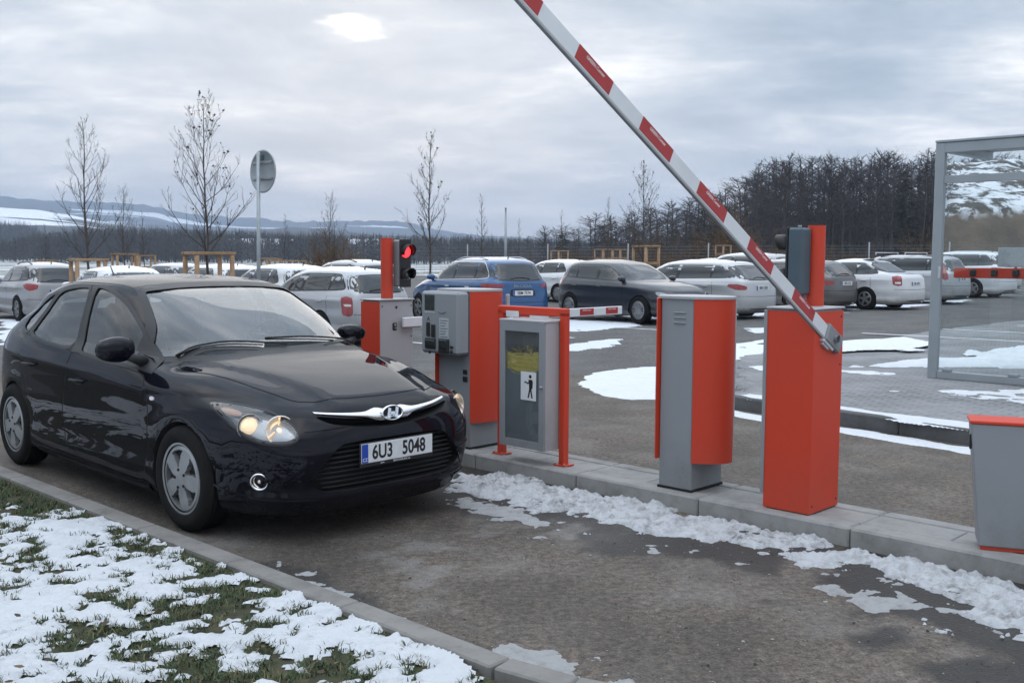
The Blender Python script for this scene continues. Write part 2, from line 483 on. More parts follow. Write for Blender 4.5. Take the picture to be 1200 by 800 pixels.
def wheel_protos(r,rimr,width,style,mrim,hi=True):
    """meshes with the axle along +Y = outside"""
    seg=56 if hi else 32
    RX=Matrix.Rotation(-math.pi/2,4,'X')
    w=width/2; b=MB()
    prof=[(rimr-.012,w-.02),(rimr+.006,w-.004),(rimr+.02,w+.002),(rimr+(r-rimr)*.5,w+.010),(r-.03,w+.002),(r-.012,w-.012),(r-.003,w-.03)]
    tread=[]
    for k in range(5):
        c=(w-.035)*(1-2*k/4)
        tread+=[(r,c+.012),(r,c-.006),(r-.008,c-.007),(r-.008,c-.010)] if k<4 else [(r,c+.01)]
    p2=prof+tread+[(a,-h_) for a,h_ in prof[::-1]]
    b.lathe(p2,seg,0,RX); b.lathe([(rimr-.012,-w+.02),(rimr-.012,w-.02)],seg,1,RX); b.lathe([(.0,-.02),(rimr-.012,-.02)],seg,1,RX)
    tyre=b.mesh('wheel',[M_rubber,M_dark])
    # rim / cap
    b=MB(); nr,ns=(14,120) if hi else (8,60)
    spn={'cap5':5,'cap14':14,'alloy5':5,'alloy10':10,'cap9':9}[style]
    def hole(rr,th):
        q=rr/rimr
        if style=='cap14': 
            f=abs(((th*spn/(2*math.pi))%1)-.5)*2; return f<.42 and .42<q<.86
        f=abs(((th*spn/(2*math.pi))%1)-.5)*2      # 1 = middle of spoke, 0 = middle of gap
        if style=='cap5': 
            inner=.36; return (inner<q<.84 and f<(.22+.38*(q-inner)/.5)) 
        if style=='alloy5': return .28<q<.90 and f<.62*min(1,(q-.2)/.35)
        return .30<q<.88 and f<.60
    V=[];Fc=[];mi=[]
    def dome(q): return w-.008+.012*(1-q*q) - (.012 if q>.9 else 0)
    rr=[rimr*q for q in list(np.linspace(.06,.97,nr))+[1.0]]
    b.add([(0,0,dome(0)+.003)]+[(rr[0]*math.cos(2*math.pi*k/ns),rr[0]*math.sin(2*math.pi*k/ns),dome(.06)) for k in range(ns)],[(0,1+k,1+(k+1)%ns) for k in range(ns)],0,True,RX)
    for i in range(len(rr)-1):
        for k in range(ns):
            t0,t1=2*math.pi*k/ns,2*math.pi*(k+1)/ns; h_=hole((rr[i]+rr[i+1])/2,(t0+t1)/2)
            z0=dome(rr[i]/rimr); z1=dome(rr[i+1]/rimr)
            if h_: z0-=.03; z1-=.03
            c=[(rr[i],t0,z0),(rr[i+1],t0,z1),(rr[i+1],t1,z1),(rr[i],t1,z0)]
            pv=[(a*math.cos(t),a*math.sin(t),zz) for a,t,zz in c]
            b.add(pv,[(0,1,2,3)],1 if h_ else 0,not h_,RX)
            if not h_:   # walls towards neighbouring holes
                for (e0,e1,rc,tc) in((0,3,(rr[i]+rr[i-1])/2 if i else 0,(t0+t1)/2),(1,2,(rr[i+1]+rr[min(i+2,len(rr)-1)])/2,(t0+t1)/2),(0,1,(rr[i]+rr[i+1])/2,t0-(t1-t0)/2),(2,3,(rr[i]+rr[i+1])/2,t1+(t1-t0)/2)):
                    if rc and hole(rc,tc):
                        A,B_=pv[e0],pv[e1]; b.add([A,B_,(B_[0],B_[1],B_[2]-.03),(A[0],A[1],A[2]-.03)],[(0,1,2,3)],0,False,RX)
    for k in range(5):   # nuts
        t=2*math.pi*(k+.5)/5; b.tube([(.055*math.cos(t),.055*math.sin(t),w-.005),(.055*math.cos(t),.055*math.sin(t),w+.009)],.009,6,1,M=RX)
    b.lathe([(rimr*.99,w-.02),(rimr*1.03,w-.004),(rimr*1.03,w-.001),(rimr*.97,w-.006)],seg,0,RX)
    rim=b.mesh('rim',[mrim,M_dark]); return tyre,rim
def put_wheel(parent,pr,x,y,r,ang=0.,steer=0.):
    s=1 if y>0 else -1
    t=link('wheel',pr[0],parent); q=link('rim',pr[1],t)
    t.location=(x,y,r); t.rotation_euler=(0,0,(0 if s>0 else math.pi)+steer)
    q.rotation_euler=(0,ang,0); return t
def smooth01(a): a=np.clip(a,0,1); return a*a*(3-2*a)
# ------------------------------------------------------------------ kerb island and the machines on it
IA=R(-43.8); IU=Vector((math.cos(IA),math.sin(IA),0)); IN=Vector((-math.sin(IA),math.cos(IA),0)); IO=Vector((-.28,7.68,0)); ITOP=.11
def isl(s,t,z=0): return IO+IU*s+IN*t+Vector((0,0,z))
def st(px,py,z=ITOP):
    g=G(px,py,z); d=Vector((g[0],g[1],0))-IO; return d.dot(IU),d.dot(IN)
M_red=paint('orange_red_powder_coat',(.54,.036,.008),rough=.5,dirt=(.13,.08,.06),dirtamt=.22,coat=.0,dtop=.42)
M_grey=paint('grey_powder_coat',(.24,.255,.27),rough=.5,dirt=(.12,.11,.10),dirtamt=.50,coat=.0,dtop=.45)
M_lgrey=paint('light_grey_powder_coat',(.36,.355,.365),rough=.5,dirt=(.15,.14,.13),dirtamt=.45,coat=.0,dtop=.45)
M_alu=plain('aluminium_profile',(.55,.56,.58),.42,metal=.55,var=.08)
M_white=plain('white_lacquer',(.62,.63,.645),.35,var=.06,vscale=3)
M_rstripe=plain('red_reflective_foil',(.36,.022,.020),.35,var=.12,vscale=20)
M_sign=plain('white_sticker',(.62,.63,.64),.4,var=.05)
M_screen=plain('dark_display',(.02,.03,.032),.12,coat=1,var=.3)
M_label=plain('printed_info_label',(.40,.42,.43),.5,var=.12,vscale=60)
M_bag=plain('yellow_plastic_bag',(.80,.60,.09),.4,var=.2,vscale=20,spec=.5)
M_slate=plain('signal_housing_slate',(.055,.085,.105),.5,var=.1,vscale=4)
M_lampred=emis('lit_red_signal',(1.,.03,.04),2.2)
def arcpts(p0,p1,bulge,n=10):
    a=Vector(p0); b=Vector(p1); d=b-a; nn=Vector((d.y,-d.x)).normalized()
    return [tuple(a+d*(k/n)+nn*bulge*(1-(2*k/n-1)**2)) for k in range(n+1)]
def feet(root,w,d): 
    b=MB()
    for x in(-1,1):
        for y in(-1,1):
            p=Vector((x*(w/2-.03),y*(d/2-.03),0)); b.tube([p,p+Vector((0,0,.03))],.008,6)
    return b
def column_machine(label,cat,s,t,w,d,h,rz=0,pay=False,group=None):
    """grey core on a plinth between two curved red side shells; (s,t) = its corner nearest to the camera"""
    c=isl(s-w/2,t+d/2,ITOP); root=empty('pay_machine' if pay else 'ticket_machine',c,IA+rz,label,cat,group)
    b=MB(); b.box((0,0,h/2),(w,d,h-.004),bev=.006); b.build('core_column',M_grey,root)
    b=MB(); b.box((0,0,.008),(w+.012,d+.012,.016)); b.build('base_plate',M_dark,root)
    z0=.19 if not pay else .205
    for sx in(1,-1):
        b=MB(); y0,y1=-d/2+ (.0 if sx>0 else -.03),d/2
        P=arcpts((w/2+.004,y1+.01),(w/2+.004,y0-.006),(-.165 if sx>0 else -.10) if not pay else -.055,14)
        P=[(x if x>w/2+.004 else w/2+.004,y) for x,y in P]; P=P+[(w/2+.0035,y0-.006),(w/2+.0035,y1+.01)] 
        P=[P[i] for i in range(len(P)) if i==0 or (Vector(P[i])-Vector(P[i-1])).length>1e-4]
        if sx<0: P=[(-x,y) for x,y in P][::-1]
        b.prism(P,z0,h-.012,0,smooth=False); o=b.build('side_shell',M_red,root)
        for p in o.data.polygons:
            if abs(p.normal.z)<.5: p.use_smooth=True
        o.data.set_sharp_from_angle(angle=R(35))
    b=MB(); P=arcpts((w/2,d/2+.015),(w/2,-d/2-.015),-.175 if not pay else -.065,12)+arcpts((-w/2,-d/2-.015),(-w/2,d/2+.015),-.11 if not pay else -.065,12)
    b.prism(P,h-.012,h+.004,0); b.build('top_cap',M_lgrey,root)
    if not pay:
        for k in range(3):
            b=MB(); b.box((.02,-d/2-.004,h-.10-.032*k),(.09,.010,.011),bev=.004); b.build('louvre',M_grey,root)
    b=MB(); b.box((w/2+.06,d/2+.012,h*.62),(.03,.03,h*.70),bev=.006); b.build('hinge_strip',M_lgrey,root)
    return root
def keylock(parent,M):
    b=MB(); b.box((0,0,0),(.045,.008,.065),bev=.004,M=M); b.build('lock_plate',M_black,parent)
    b=MB(); b.box((0,-.006,.012),(.018,.006,.018),bev=.002,M=M); b.box((.005,-.006,-.014),(.022,.006,.010),bev=.002,M=M); b.build('lock_cylinder',M_steel,parent)
# --- ticket column in the middle
s,t=st(811,575)
TICKET=column_machine('narrow grey column with louvres between curved red side shells, left of the raised barrier','ticket machine',s,t,.25,.36,1.245)
# --- pay machine with the keypad box
PAY=column_machine('grey machine with small screen, slots and printed label, beside the black car','ticket machine',-.155,.10,.36,.34,1.235,pay=True)
b=MB(); b.box((-.035,-.235,.98),(.43,.13,.485),bev=.02); fb=b.build('front_box',M_grey,PAY)
b=MB(); b.box((-.14,-.302,1.135),(.115,.006,.125),bev=.003); b.build('display',M_screen,fb)
b=MB(); b.box((-.14,-.3005,1.06),(.12,.003,.012)); b.build('display_caption',M_label,fb)
b=MB(); b.box((-.155,-.304,.925),(.04,.012,.11),bev=.004); b.build('coin_slot',M_black,fb)
b=MB(); b.box((-.095,-.304,.915),(.045,.012,.10),bev=.004); b.build('card_reader',M_black,fb)
b=MB(); b.box((-.13,-.304,.815),(.125,.014,.085),bev=.006); b.box((-.13,-.311,.815),(.10,.004,.05),1,bev=.002); b.build('ticket_slot',[M_black,M_screen],fb)
b=MB(); b.box((.03,-.308,.805),(.115,.022,.115),bev=.008); b.box((.03,-.320,.82),(.085,.004,.06),1,bev=.002); b.build('ticket_slot',[M_black,M_screen],fb)
b=MB(); b.box((.025,-.3005,.935),(.105,.003,.165)); lb=b.build('info_label',M_label,fb)
lb=fb
for k in range(7):
    b=MB(); b.box((.025-(k%3)*.006,-.3025,1.0-.021*k),(.085-(k%3)*.014,.0015,.005)); b.build('printed_line',M_slate,lb)
b=MB(); b.box((.115,-.304,.80),(.035,.010,.018),bev=.003); b.build('warning_label',M_black,fb)
for x,z in((-.135,.748),(.115,.765)):
    b=MB(); M=Matrix.Translation((x,-.302,z))@Matrix.Rotation(R(90),4,'X'); b.lathe([(.014,0),(.014,.006),(.008,.008),(0,.008)],14,0,M); b.build('button',M_black,fb)
b=MB(); P=[(.0+.05*math.cos(a),-.303,1.075+.02*math.sin(a)) for a in np.linspace(math.pi*1.15,math.pi*1.85,9)]; b.tube(P,.0022,5); b.build('smile_mark',M_slate,fb)
lettering('arrow_mark','A',.05,M_ink,fb,Matrix.Translation((-.155,-.3015,1.005))@Matrix.Rotation(R(90),4,'X'))
b=MB(); b.box((.13,-.176,.60),(.045,.012,.035),bev=.004); b.box((.13,-.176,.545),(.05,.012,.04),bev=.004); b.build('lower_lock',M_black,PAY)
# --- barrier housings
def barrier_housing(label,s,t,w,d,h,redright):
    c=isl(s-w/2,t+d/2,ITOP); root=empty('boom_barrier',c,IA,label,'barrier')
    b=MB(); b.box((0,.004,h/2),(w-.012,d-.012,h-.01),bev=.004); b.build('cabinet',M_lgrey,root)
    for (px_,py_,pz_,ax_) in((w/2+.004,-d/2+.03,h-.05,1),(w/2+.004,d/2-.03,h-.05,1),(w/2+.004,-d/2+.03,.05,1),(w/2+.004,d/2-.03,.05,1),(w/2+.004,d/2-.03,h*.72,1)):
        b=MB(); M=Matrix.Translation((px_,py_,pz_))@Matrix.Rotation(R(90),4,'Y'); b.lathe([(.006,0),(.006,.002),(.004,.003),(0,.003)],10,0,M); b.build('screw',M_dark if ax_ else M_steel,root)
    if redright:
        b=MB(); b.box((.0,-d/2+.001,h/2-.004),(w+.006,.006,h-.02),bev=.002); b.box((w/2+.001,.0,h/2-.004),(.006,d-.002,h-.02),bev=.002); b.build('red_cover',M_red,root)
        b=MB(); b.box((-w/2-.012,-.02,h/2+.04),(.022,d-.02,h-.10),bev=.004); b.build('side_panel',M_grey,root)
    else:
        b=MB(); b.box((.0,-d/2+.001,h/2-.004),(w+.004,.008,h-.02),bev=.003); b.build('red_cover',M_red,root)
        keylock(root,Matrix.Translation((w/2-.002,-.02,h*.80))@Matrix.Rotation(R(90),4,'Z'))
        b=MB(); M=Matrix.Translation((w/2-.004,0,h-.06))@Matrix.Rotation(R(90),4,'Y'); b.lathe([(.010,0),(.010,.006),(0,.006)],12,0,M); b.build('screw_cap',M_black,root)
    b=MB(); b.box((0,0,h+.003),(w+.02,d+.02,.012),bev=.004); b.build('top_cap',M_lgrey,root)
    b=MB(); b.box((0,0,.006),(w-.03,d-.03,.012)); b.build('base_plate',M_dark,root)
    return root,c
s,t=st(940,599)
BH,bc=barrier_housing('boom barrier with orange-red housing and raised striped arm against the sky',s+.05,t,.295,.36,1.20,True)
s2=-1.21; BH2,bc2=barrier_housing('grey boom barrier with narrow red front behind the black bonnet, arm lowered',s2,.06,.245,.375,1.12,False)
# --- signal posts on the housings
def signal(label,c,off,h0,facing,lit):
    p=c+IU*off[0]+IN*off[1]+Vector((0,0,h0)); root=empty('traffic_light',p,IA,label,'traffic light','small two-lamp signals on red posts')
    b=MB(); P=[(.05*math.cos(a),.05*math.sin(a)) for a in np.linspace(0,2*math.pi,24,endpoint=False)]
    b.prism([(x*1.05,y*1.05) for x,y in P],0,.515,0,smooth=False); o=b.build('post',M_red,root)
    for q in o.data.polygons: q.use_smooth=abs(q.normal.z)<.5
    o.data.set_sharp_from_angle(angle=R(40))
    f=facing   # +1: lamps look along +u ; -1: along -u
    hx=f*.055
    b=MB(); b.box((hx,-.105 if f<0 else .115,.30),(.10,.115,.40),bev=.012); hs=b.build('signal_housing',M_slate if f<0 else M_grey,root)
    yy=-.105 if f<0 else .115
    b=MB(); b.box((hx+f*.052,yy,.30),(.012,.125,.41),bev=.004); b.build('front_plate',M_black,hs)
    for k,z in enumerate((.40,.20)):
        b=MB(); M=Matrix.Translation((hx+f*.06,yy,z))@Matrix.Rotation(f*R(90),4,'Y')
        b.lathe([(.052,0),(.045,.012),(.02,.022),(0,.024)],20,0,M); l=b.build('lamp',M_lampred if (lit and k==0) else M_screen,hs)
        b=MB(); n=14; vs=[];R0=.062
        for dep,sc in((0,1),(.09,.98)):
            for i in range(n+1):
                a=R(-30)+R(240)*i/n; L_=dep*(.55+.45*math.sin(max(0,min(math.pi,(a+R(30))*180/240/R(1)*R(1)))))
                vs.append((f*(.058+L_)+hx,yy+R0*sc*math.cos(a),z+R0*sc*math.sin(a)))
        m=n+1; b.add(vs,[(i,i+1,m+i+1,m+i) for i in range(n)],0,True)
        o=b.build('visor',M_black,hs); md=o.modifiers.new('t','SOLIDIFY'); md.thickness=.003
    b=MB(); b.tube([(hx,yy,.50),(hx,yy,.515)],.012,8); b.build('cable_gland',M_grey,hs)
    return root
signal('signal turned away from the camera on a red post above the raised barrier',bc,(-.005,.115),1.175,-1,False)
signal('signal with its red lamp lit, on a red post above the black car bonnet',bc2,(-.03,.02),1.13,1,True)
# --- raised arm
PIV=isl(s,t,0)+IU*.055+IN*.20+Vector((0,0,1.135))
s,t=st(940,599); PIV=isl(s,t,0)+IU*.055+IN*.20+Vector((0,0,1.135))
def arm(owner,piv,dirv,L,stripes,tw=.084,th=.030):
    """flat hollow bar; local X along the bar, local Y = thickness, local Z = width"""
    d=dirv.normalized(); yv=IU.copy(); zv=d.cross(yv).normalized()
    if zv.z<0: zv=-zv
    yv=zv.cross(d)
    Mx=Matrix(((d.x,yv.x,zv.x,piv.x),(d.y,yv.y,zv.y,piv.y),(d.z,yv.z,zv.z,piv.z),(0,0,0,1)))
    Lc=(Matrix.Translation(owner.location)@Matrix.Rotation(owner.rotation_euler.z,4,'Z')).inverted()@Mx
    b=MB(); b.box((L/2,0,0),(L,th,tw),bev=.006); bar=b.build('arm',M_white,owner); bar.matrix_local=Lc
    b=MB(); b.box((L/2,0,-tw/2-.003),(L,th*.5,.006),bev=.002); b.build('rubber_edge',M_grey,bar)
    sg=1 if yv.dot(Vector((-piv.x,-piv.y,0)))>0 else -1
    for (a,c_) in stripes:
        for f in(sg,-sg):
            b=MB(); b.box(((a+c_)/2,f*(th/2+.0008),.003),(c_-a,.0016,tw*.80)); r_=b.build('red_stripe',M_rstripe,bar)
            if f==sg:
                MM=Matrix.Translation(((a*.5+c_*.5),f*(th/2+.002),tw*.22))@Matrix.Rotation(R(180) if f>0 else 0,4,'Z')@Matrix.Rotation(R(90),4,'X')
                lettering('stripe_lettering','GREEN Center',.022,M_inkw,bar,MM,1.0)
    return bar
th_=R(29.3); ad=(-IN*math.cos(th_)+Vector((0,0,1))*math.sin(th_))
def along(px,py):   # distance along the arm of a photo point (closest approach)
    o=Vector((0,0,CAMH)); r_=Vector(ray(px,py)).normalized(); w0=PIV-o; a=1; b_=ad.dot(r_); c_=1; d_=ad.dot(w0); e=r_.dot(w0)
    return (b_*e-c_*d_)/(a*c_-b_*b_)
strp=[(.28,.56),(.83,1.11),(1.37,1.65),(1.91,2.18),(2.43,2.69),(2.95,3.21)]
ARM=arm(BH,PIV,ad,3.35,strp)
b=MB(); b.box((.0,-.0,.0),(.20,.060,.108),bev=.008); b.build('arm_holder',M_grey,ARM)
b=MB(); b.box((.045,.0,-.062),(.14,.05,.02),bev=.004); b.box((.06,0,-.078),(.08,.035,.014),bev=.003); b.build('clamp_strip',M_alu,ARM)
b=MB(); M=Matrix.Translation((.0,.0,0))@Matrix.Rotation(R(90),4,'X'); b.lathe([(.022,-.05),(.022,.05)],16,0,M); b.build('pivot_shaft',M_steel,ARM)
# closed arm of the other lane
piv2=isl(s2,.06,0)+IU*.04+IN*.22+Vector((0,0,1.04))
arm(BH2,piv2,IN.copy(),3.02,[(.35,.57),(.85,1.07),(1.35,1.57),(1.85,2.07),(2.32,2.54),(2.74,2.94)],.085,.03)
# --- litter bin in its red frame
fs,ft=-.02,.36
BIN_S,BIN_T=st(655,543); BIN_S+=.055; L0=.62
root=empty('bin_frame',isl(BIN_S,BIN_T,ITOP),IA,'orange-red tube frame holding the grey litter bin','frame')
for x in(0,-L0):
    b=MB(); b.box((x,0,.55),(.055,.055,1.10),bev=.006); b.build('frame_post',M_red,root)
    b=MB(); b.box((x,0,.005),(.11,.11,.010),bev=.002); b.build('foot_plate',M_red,root)
    for q in(-1,1):
        b=MB(); b.tube([(x+q*.042,-.042,.01),(x+q*.042,-.042,.022)],.007,6); b.build('bolt',M_steel,root)
b=MB(); b.box((-L0/2,0,1.098),(L0+.055,.055,.060),bev=.006); b.build('top_beam',M_red,root)
b=MB(); b.box((-L0+.13,-.028,1.07),(.13,.004,.045),bev=.001); b.build('sticker',M_sign,root)
bw,bd,bh=.44,.235,.915; bx=-.035-bw/2; bz=.115
broot=empty('litter_bin',isl(BIN_S+bx,BIN_T-.045,ITOP+bz),IA,'grey steel litter bin with glazed door, yellow bag and tidy-man sticker','litter bin')
tk=.006
b=MB(); b.box((-bw/2+tk/2,0,bh/2),(tk,bd,bh)); b.box((bw/2-tk/2,0,bh/2),(tk,bd,bh)); b.box((0,bd/2-tk/2,bh/2),(bw-2*tk,tk,bh)); b.box((0,0,tk/2),(bw-2*tk,bd-2*tk,tk)); b.build('bin_case',M_lgrey,broot)
b=MB(); b.box((0,-.006,bh+.006),(bw+.012,bd+.02,.014),bev=.003); b.build('lid',M_lgrey,broot)
yd=-bd/2-.008
b=MB(); fw_=.050
b.box((-bw/2+fw_/2,yd,bh/2),(fw_,.016,bh),bev=.002); b.box((bw/2-fw_*.5-.001,yd,bh/2),(fw_*1.0,.016,bh),bev=.002); 
b.box((0,yd+.001,bh-fw_*.7),(bw-fw_*2+.001,.0145,fw_*1.4)); b.box((0,yd+.001,fw_/2+.005),(bw-fw_*2+.001,.0145,fw_*1.1)); door=b.build('door',M_grey,broot)
b=MB(); wz0,wz1=fw_,bh-fw_*1.4; b.box((0,yd+.004,(wz0+wz1)/2),(bw-fw_*2-.001,.004,wz1-wz0)); b.build('door_pane',glass('bin_pane_glass',(.9,.93,.94),.93,film=.10),door)
b=MB(); M=Matrix.Translation((bw/2-.024,yd-.008,bh*.5))@Matrix.Rotation(R(90),4,'X'); b.lathe([(.013,0),(.012,.010),(.006,.018),(0,.018)],14,0,M); b.build('door_lock',M_steel,door)
b=MB(); b.box((-.011,-.004,.30),(bw-.03,bd-.016,.55),bev=.01); b.build('inner_bucket',M_grey,broot)
# bag folded over the bucket
b=MB(); nx,nz=90,20; rr=random.Random(5); V_=[];
def bagw(a,zz): return .006*math.sin(a*23+zz*60)+.005*math.sin(a*11-zz*95+1.3)+.004*math.sin(a*37+zz*30)
for j in range(nz+1):
    zz=j/nz
    for i in range(nx):
        a=2*math.pi*i/nx; ca,sa=math.cos(a),math.sin(a); e=.35
        x=(bw/2-.016)*abs(ca)**e*(1 if ca>0 else -1); y=(bd/2-.006)*abs(sa)**e*(1 if sa>0 else -1)
        k=1-.03+bagw(a,zz)/.1*.35
        V_.append((x*min(1,k+.02)-.005,y*min(1,k+.015)-.004,.545+.15*zz+.012*math.sin(a*5+1)*zz+.01*math.sin(a*9)*(1-zz)))
b.add(V_,[(j*nx+i,j*nx+(i+1)%nx,(j+1)*nx+(i+1)%nx,(j+1)*nx+i) for j in range(nz) for i in range(nx)],0,True)
V2=[(x*.9,y*.9,z-.10) for x,y,z in V_[-nx:]]; b.add(V_[-nx:]+V2,[(i,(i+1)%nx,nx+(i+1)%nx,nx+i) for i in range(nx)],0,True); b.build('bin_bag',M_bag,broot)
b=MB(); 
for k in range(14):
    a=rr.uniform(-.15,.15); c_=rr.uniform(-.06,.06); b.tube([(a,c_,.64),(a+rr.uniform(-.05,.05),c_+rr.uniform(-.02,.02),.70+rr.uniform(0,.03)),(a+rr.uniform(-.08,.08),c_,.69)],[.010,.014,.004],5)
o=b.build('bag_crumple',M_bag,broot)
# sticker with the tidy man
sx,sz=.075,.365; ys=yd-.0; 
Ms=Matrix.Translation((sx-.012,yd+.0015,sz+.09))@Matrix.Rotation(R(90),4,'X')
b=MB(); b.box((sx-.012,yd+.0008,sz+.09),(.150,.0016,.205),bev=.0005); sk=b.build('sticker',M_sign,broot)
b=MB(); b.prism([(.062*math.cos(a)*.22+.018,.058+.062*math.sin(a)*.22+.012) for a in np.linspace(0,2*math.pi,16,endpoint=False)],0,.0016,0,Ms)
b.prism([(.002,.048),(.038,.048),(.044,.03),(.040,-.015),(.030,-.02),(.044,-.085),(.030,-.085),(.020,-.035),(.006,-.085),(-.008,-.085),(.008,-.02),(.006,.022),(-.030,.035),(-.033,.026),(-.002,.012)],.0,.0016,0,Ms); b.build('man_pictogram',M_ink,sk)
b=MB(); b.prism([(-.055,.0),(-.02,.0),(-.024,-.085),(-.050,-.085)],0,.0014,0,Ms); b.prism([(-.040,.030),(-.026,.036),(-.022,.024),(-.036,.018)],0,.0016,0,Ms); b.build('basket_pictogram',M_slate,sk)
for z in(.22,.88):
    b=MB(); b.box((bw/2+.012,.045,z),(.024,.02,.018),bev=.003); b.build('bracket',M_black,broot)
# --- low grey box with the red lid at the right edge
g0=G(1149,638,ITOP)
root=empty('control_cabinet',(g0[0]+.215,g0[1]+.04,ITOP),R(-20),'grey flared cabinet with red lid at the right edge, in front of the shelter','cabinet')
b=MB(); H_=.655; vs=[(-.19,-.12,.02),(.19,-.12,.02),(.19,.08,.02),(-.19,.08,.02),(-.248,-.12,H_),(.25,-.12,H_),(.25,.08,H_),(-.248,.08,H_)]
b.add(vs,[(0,1,5,4),(1,2,6,5),(2,3,7,6),(3,0,4,7),(3,2,1,0),(4,5,6,7)]); o=b.build('cabinet_case',M_grey,root); md=o.modifiers.new('b','BEVEL'); md.width=.008; md.segments=2
b=MB(); b.box((-.0,-.02,H_+.009),(.51,.215,.018),bev=.004); b.build('lid',M_red,root)
b=MB(); b.box((0,-.02,.01),(.36,.18,.02),bev=.003); b.build('base_plate',M_red,root)
b=MB(); b.box((-.244,-.07,H_-.10),(.012,.02,.08),bev=.004,rz=0); b.build('latch',M_black,root)
# --- shelter
g0=Vector((*G(1093,450,0),0)); sa=R(-45); su=Vector((math.cos(sa),math.sin(sa),0)); sn=Vector((-su.y,su.x,0))
root=empty('shelter',g0+Vector((0,0,.13)),sa,'grey steel-framed glass shelter at the right edge with flat roof','shelter')
M_frame=plain('shelter_steel_grey',(.30,.33,.345),.45,metal=.3,var=.07,vscale=3)
HS=2.86; LS=3.4; DS=1.5
for (x,y) in((0,0),(LS,0),(0,DS),(LS,DS),(LS/2,0)):
    if (x,y)==(0,DS): continue
    b=MB(); b.box((x,y,HS/2),(.11,.09,HS),bev=.006); b.build('post',M_frame,root)
for z,hh in((.05,.09),(2.42,.09)):
    for (a,c_) in((0,LS/2),(LS/2,LS)):
        b=MB(); b.box(((a+c_)/2,0,z),(c_-a-.112,.07,hh),bev=.004); b.build('rail',M_frame,root)
b=MB(); b.box((LS/2,0,HS-.06),(LS-.002,.075,.12),bev=.004); b.build('roof_beam',M_frame,root)
b=MB(); b.box((0,DS/2+.02,HS-.05),(.10,DS,.10),bev=.004); b.build('roof_beam',M_frame,root)
b=MB(); b.box((LS/2,DS/2,HS+.018),(LS+.12,DS+.11,.03),bev=.006); b.build('roof',M_frame,root)
M_pane=glass('shelter_glass',(.95,.98,.98),.98,film=.008,mir=.03)
for (a,c_) in((0,LS/2),(LS/2,LS)):
    for z0,z1 in((.11,2.36),(2.48,2.73)):
        b=MB(); b.box(((a+c_)/2,0,(z0+z1)/2),(c_-a-.13,.008,z1-z0)); b.build('pane',M_pane,root)
for x in(.18,.95):
    b=MB(); b.box((x,-.02,.115),(.12,.04,.035),bev=.004); b.build('glass_clamp',M_frame,root)
b=MB(); b.box((.05,-.052,1.30),(.03,.016,.14),bev=.004); b.build('hinge',M_alu,root)
# red rail with black clamps behind the glass
root=empty('red_rail',g0+su*.08+sn*.32,sa,'red horizontal rail with black clamps inside the shelter','rail')
b=MB(); b.box((1.65,0,1.425),(3.3,.04,.125),bev=.01); b.build('rail_board',M_red,root)
for k in range(13):
    b=MB(); b.box((.24+.25*k,-.03,1.425),(.075,.035,.085),bev=.012); b.build('clamp',M_black,root)
for x in(1.0,3.2):
    b=MB(); b.box((x,.06,.70),(.06,.06,1.40),bev=.004); b.build('rail_post',M_frame,root)
g=root.location+su*.50+sn*.05
root=empty('info_board',g,sa,'pale grey board standing on top of the red rail at the right edge','board')
b=MB(); b.box((.75,0,1.62),(1.5,.02,.235),bev=.003); b.build('board_panel',M_label,root)
for x in(.2,.75,1.3):
    b=MB(); b.box((x,.02,1.57),(.03,.012,.30)); b.build('board_bracket',M_steel,root)
# --- road sign seen from behind
c=HY(301,322,17.); root=empty('road_sign',(c.x,17.,-.05),R(0),'round road sign seen from behind on a thin grey pole','road sign')
M_galv=plain('galvanised_steel',(.34,.37,.39),.5,metal=.4,var=.12,vscale=8)
zt=HY(305,178,17).z; zb=HY(305,229,17).z; zc=(zt+zb)/2+.05; rad=(zt-zb)/2
b=MB(); b.tube([(0,0,0),(.045,0,zt+.0)],.032,12); b.build('pole',M_galv,root)
Md=Matrix.Translation((.05+.02,-.0,zc))@Matrix.Rotation(R(-41),4,'Z')
b=MB(); M2=Md@Matrix.Rotation(R(90),4,'X'); b.lathe([(0,-.062),(rad-.004,-.062),(rad,-.058),(rad,-.050),(rad-.03,-.046),(rad-.032,-.050),(0,-.050)],48,0,M2); sgn=b.build('sign_disc',M_galv,root)
for z in(.14,-.12):
    b=MB(); b.box((0,.04,z),(rad*1.5,.02,.035),bev=.003,M=Md); b.build('sign_bracket',M_steel,sgn)
b=MB(); b.box((0,.045,.22),(.10,.016,.08),bev=.003,M=Md); b.build('sign_label',M_slate,sgn)
# ------------------------------------------------------------------ ground
def gz(x,y):
    k=np.clip((np.asarray(y,float)-9)/10,0,1); k=k*k*(3-2*k)
    return np.clip(.013*np.asarray(x,float),-.6,.6)*k
def _h(ix,iy,seed):
    n=(ix*374761393+iy*668265263+seed*1442695041)&0xffffffff; n=((n^(n>>13))*1274126177)&0xffffffff; return ((n^(n>>16))&0xffff)/65535.
def vnoise(x,y,seed=0):
    x=np.asarray(x,float); y=np.asarray(y,float)
    xi=np.floor(x).astype(np.int64); yi=np.floor(y).astype(np.int64); fx=x-xi; fy=y-yi; fx=fx*fx*(3-2*fx); fy=fy*fy*(3-2*fy)
    a=_h(xi,yi,seed); b=_h(xi+1,yi,seed); c=_h(xi,yi+1,seed); d=_h(xi+1,yi+1,seed)
    return (a*(1-fx)+b*fx)*(1-fy)+(c*(1-fx)+d*fx)*fy
def fbm(x,y,sc,octv=5,seed=0,g=.5):
    t=0;a=1;s=0
    for k in range(octv): t=t+a*vnoise(x*sc*2**k+17.3*k,y*sc*2**k-9.1*k,seed+k); s+=a; a*=g
    return t/s
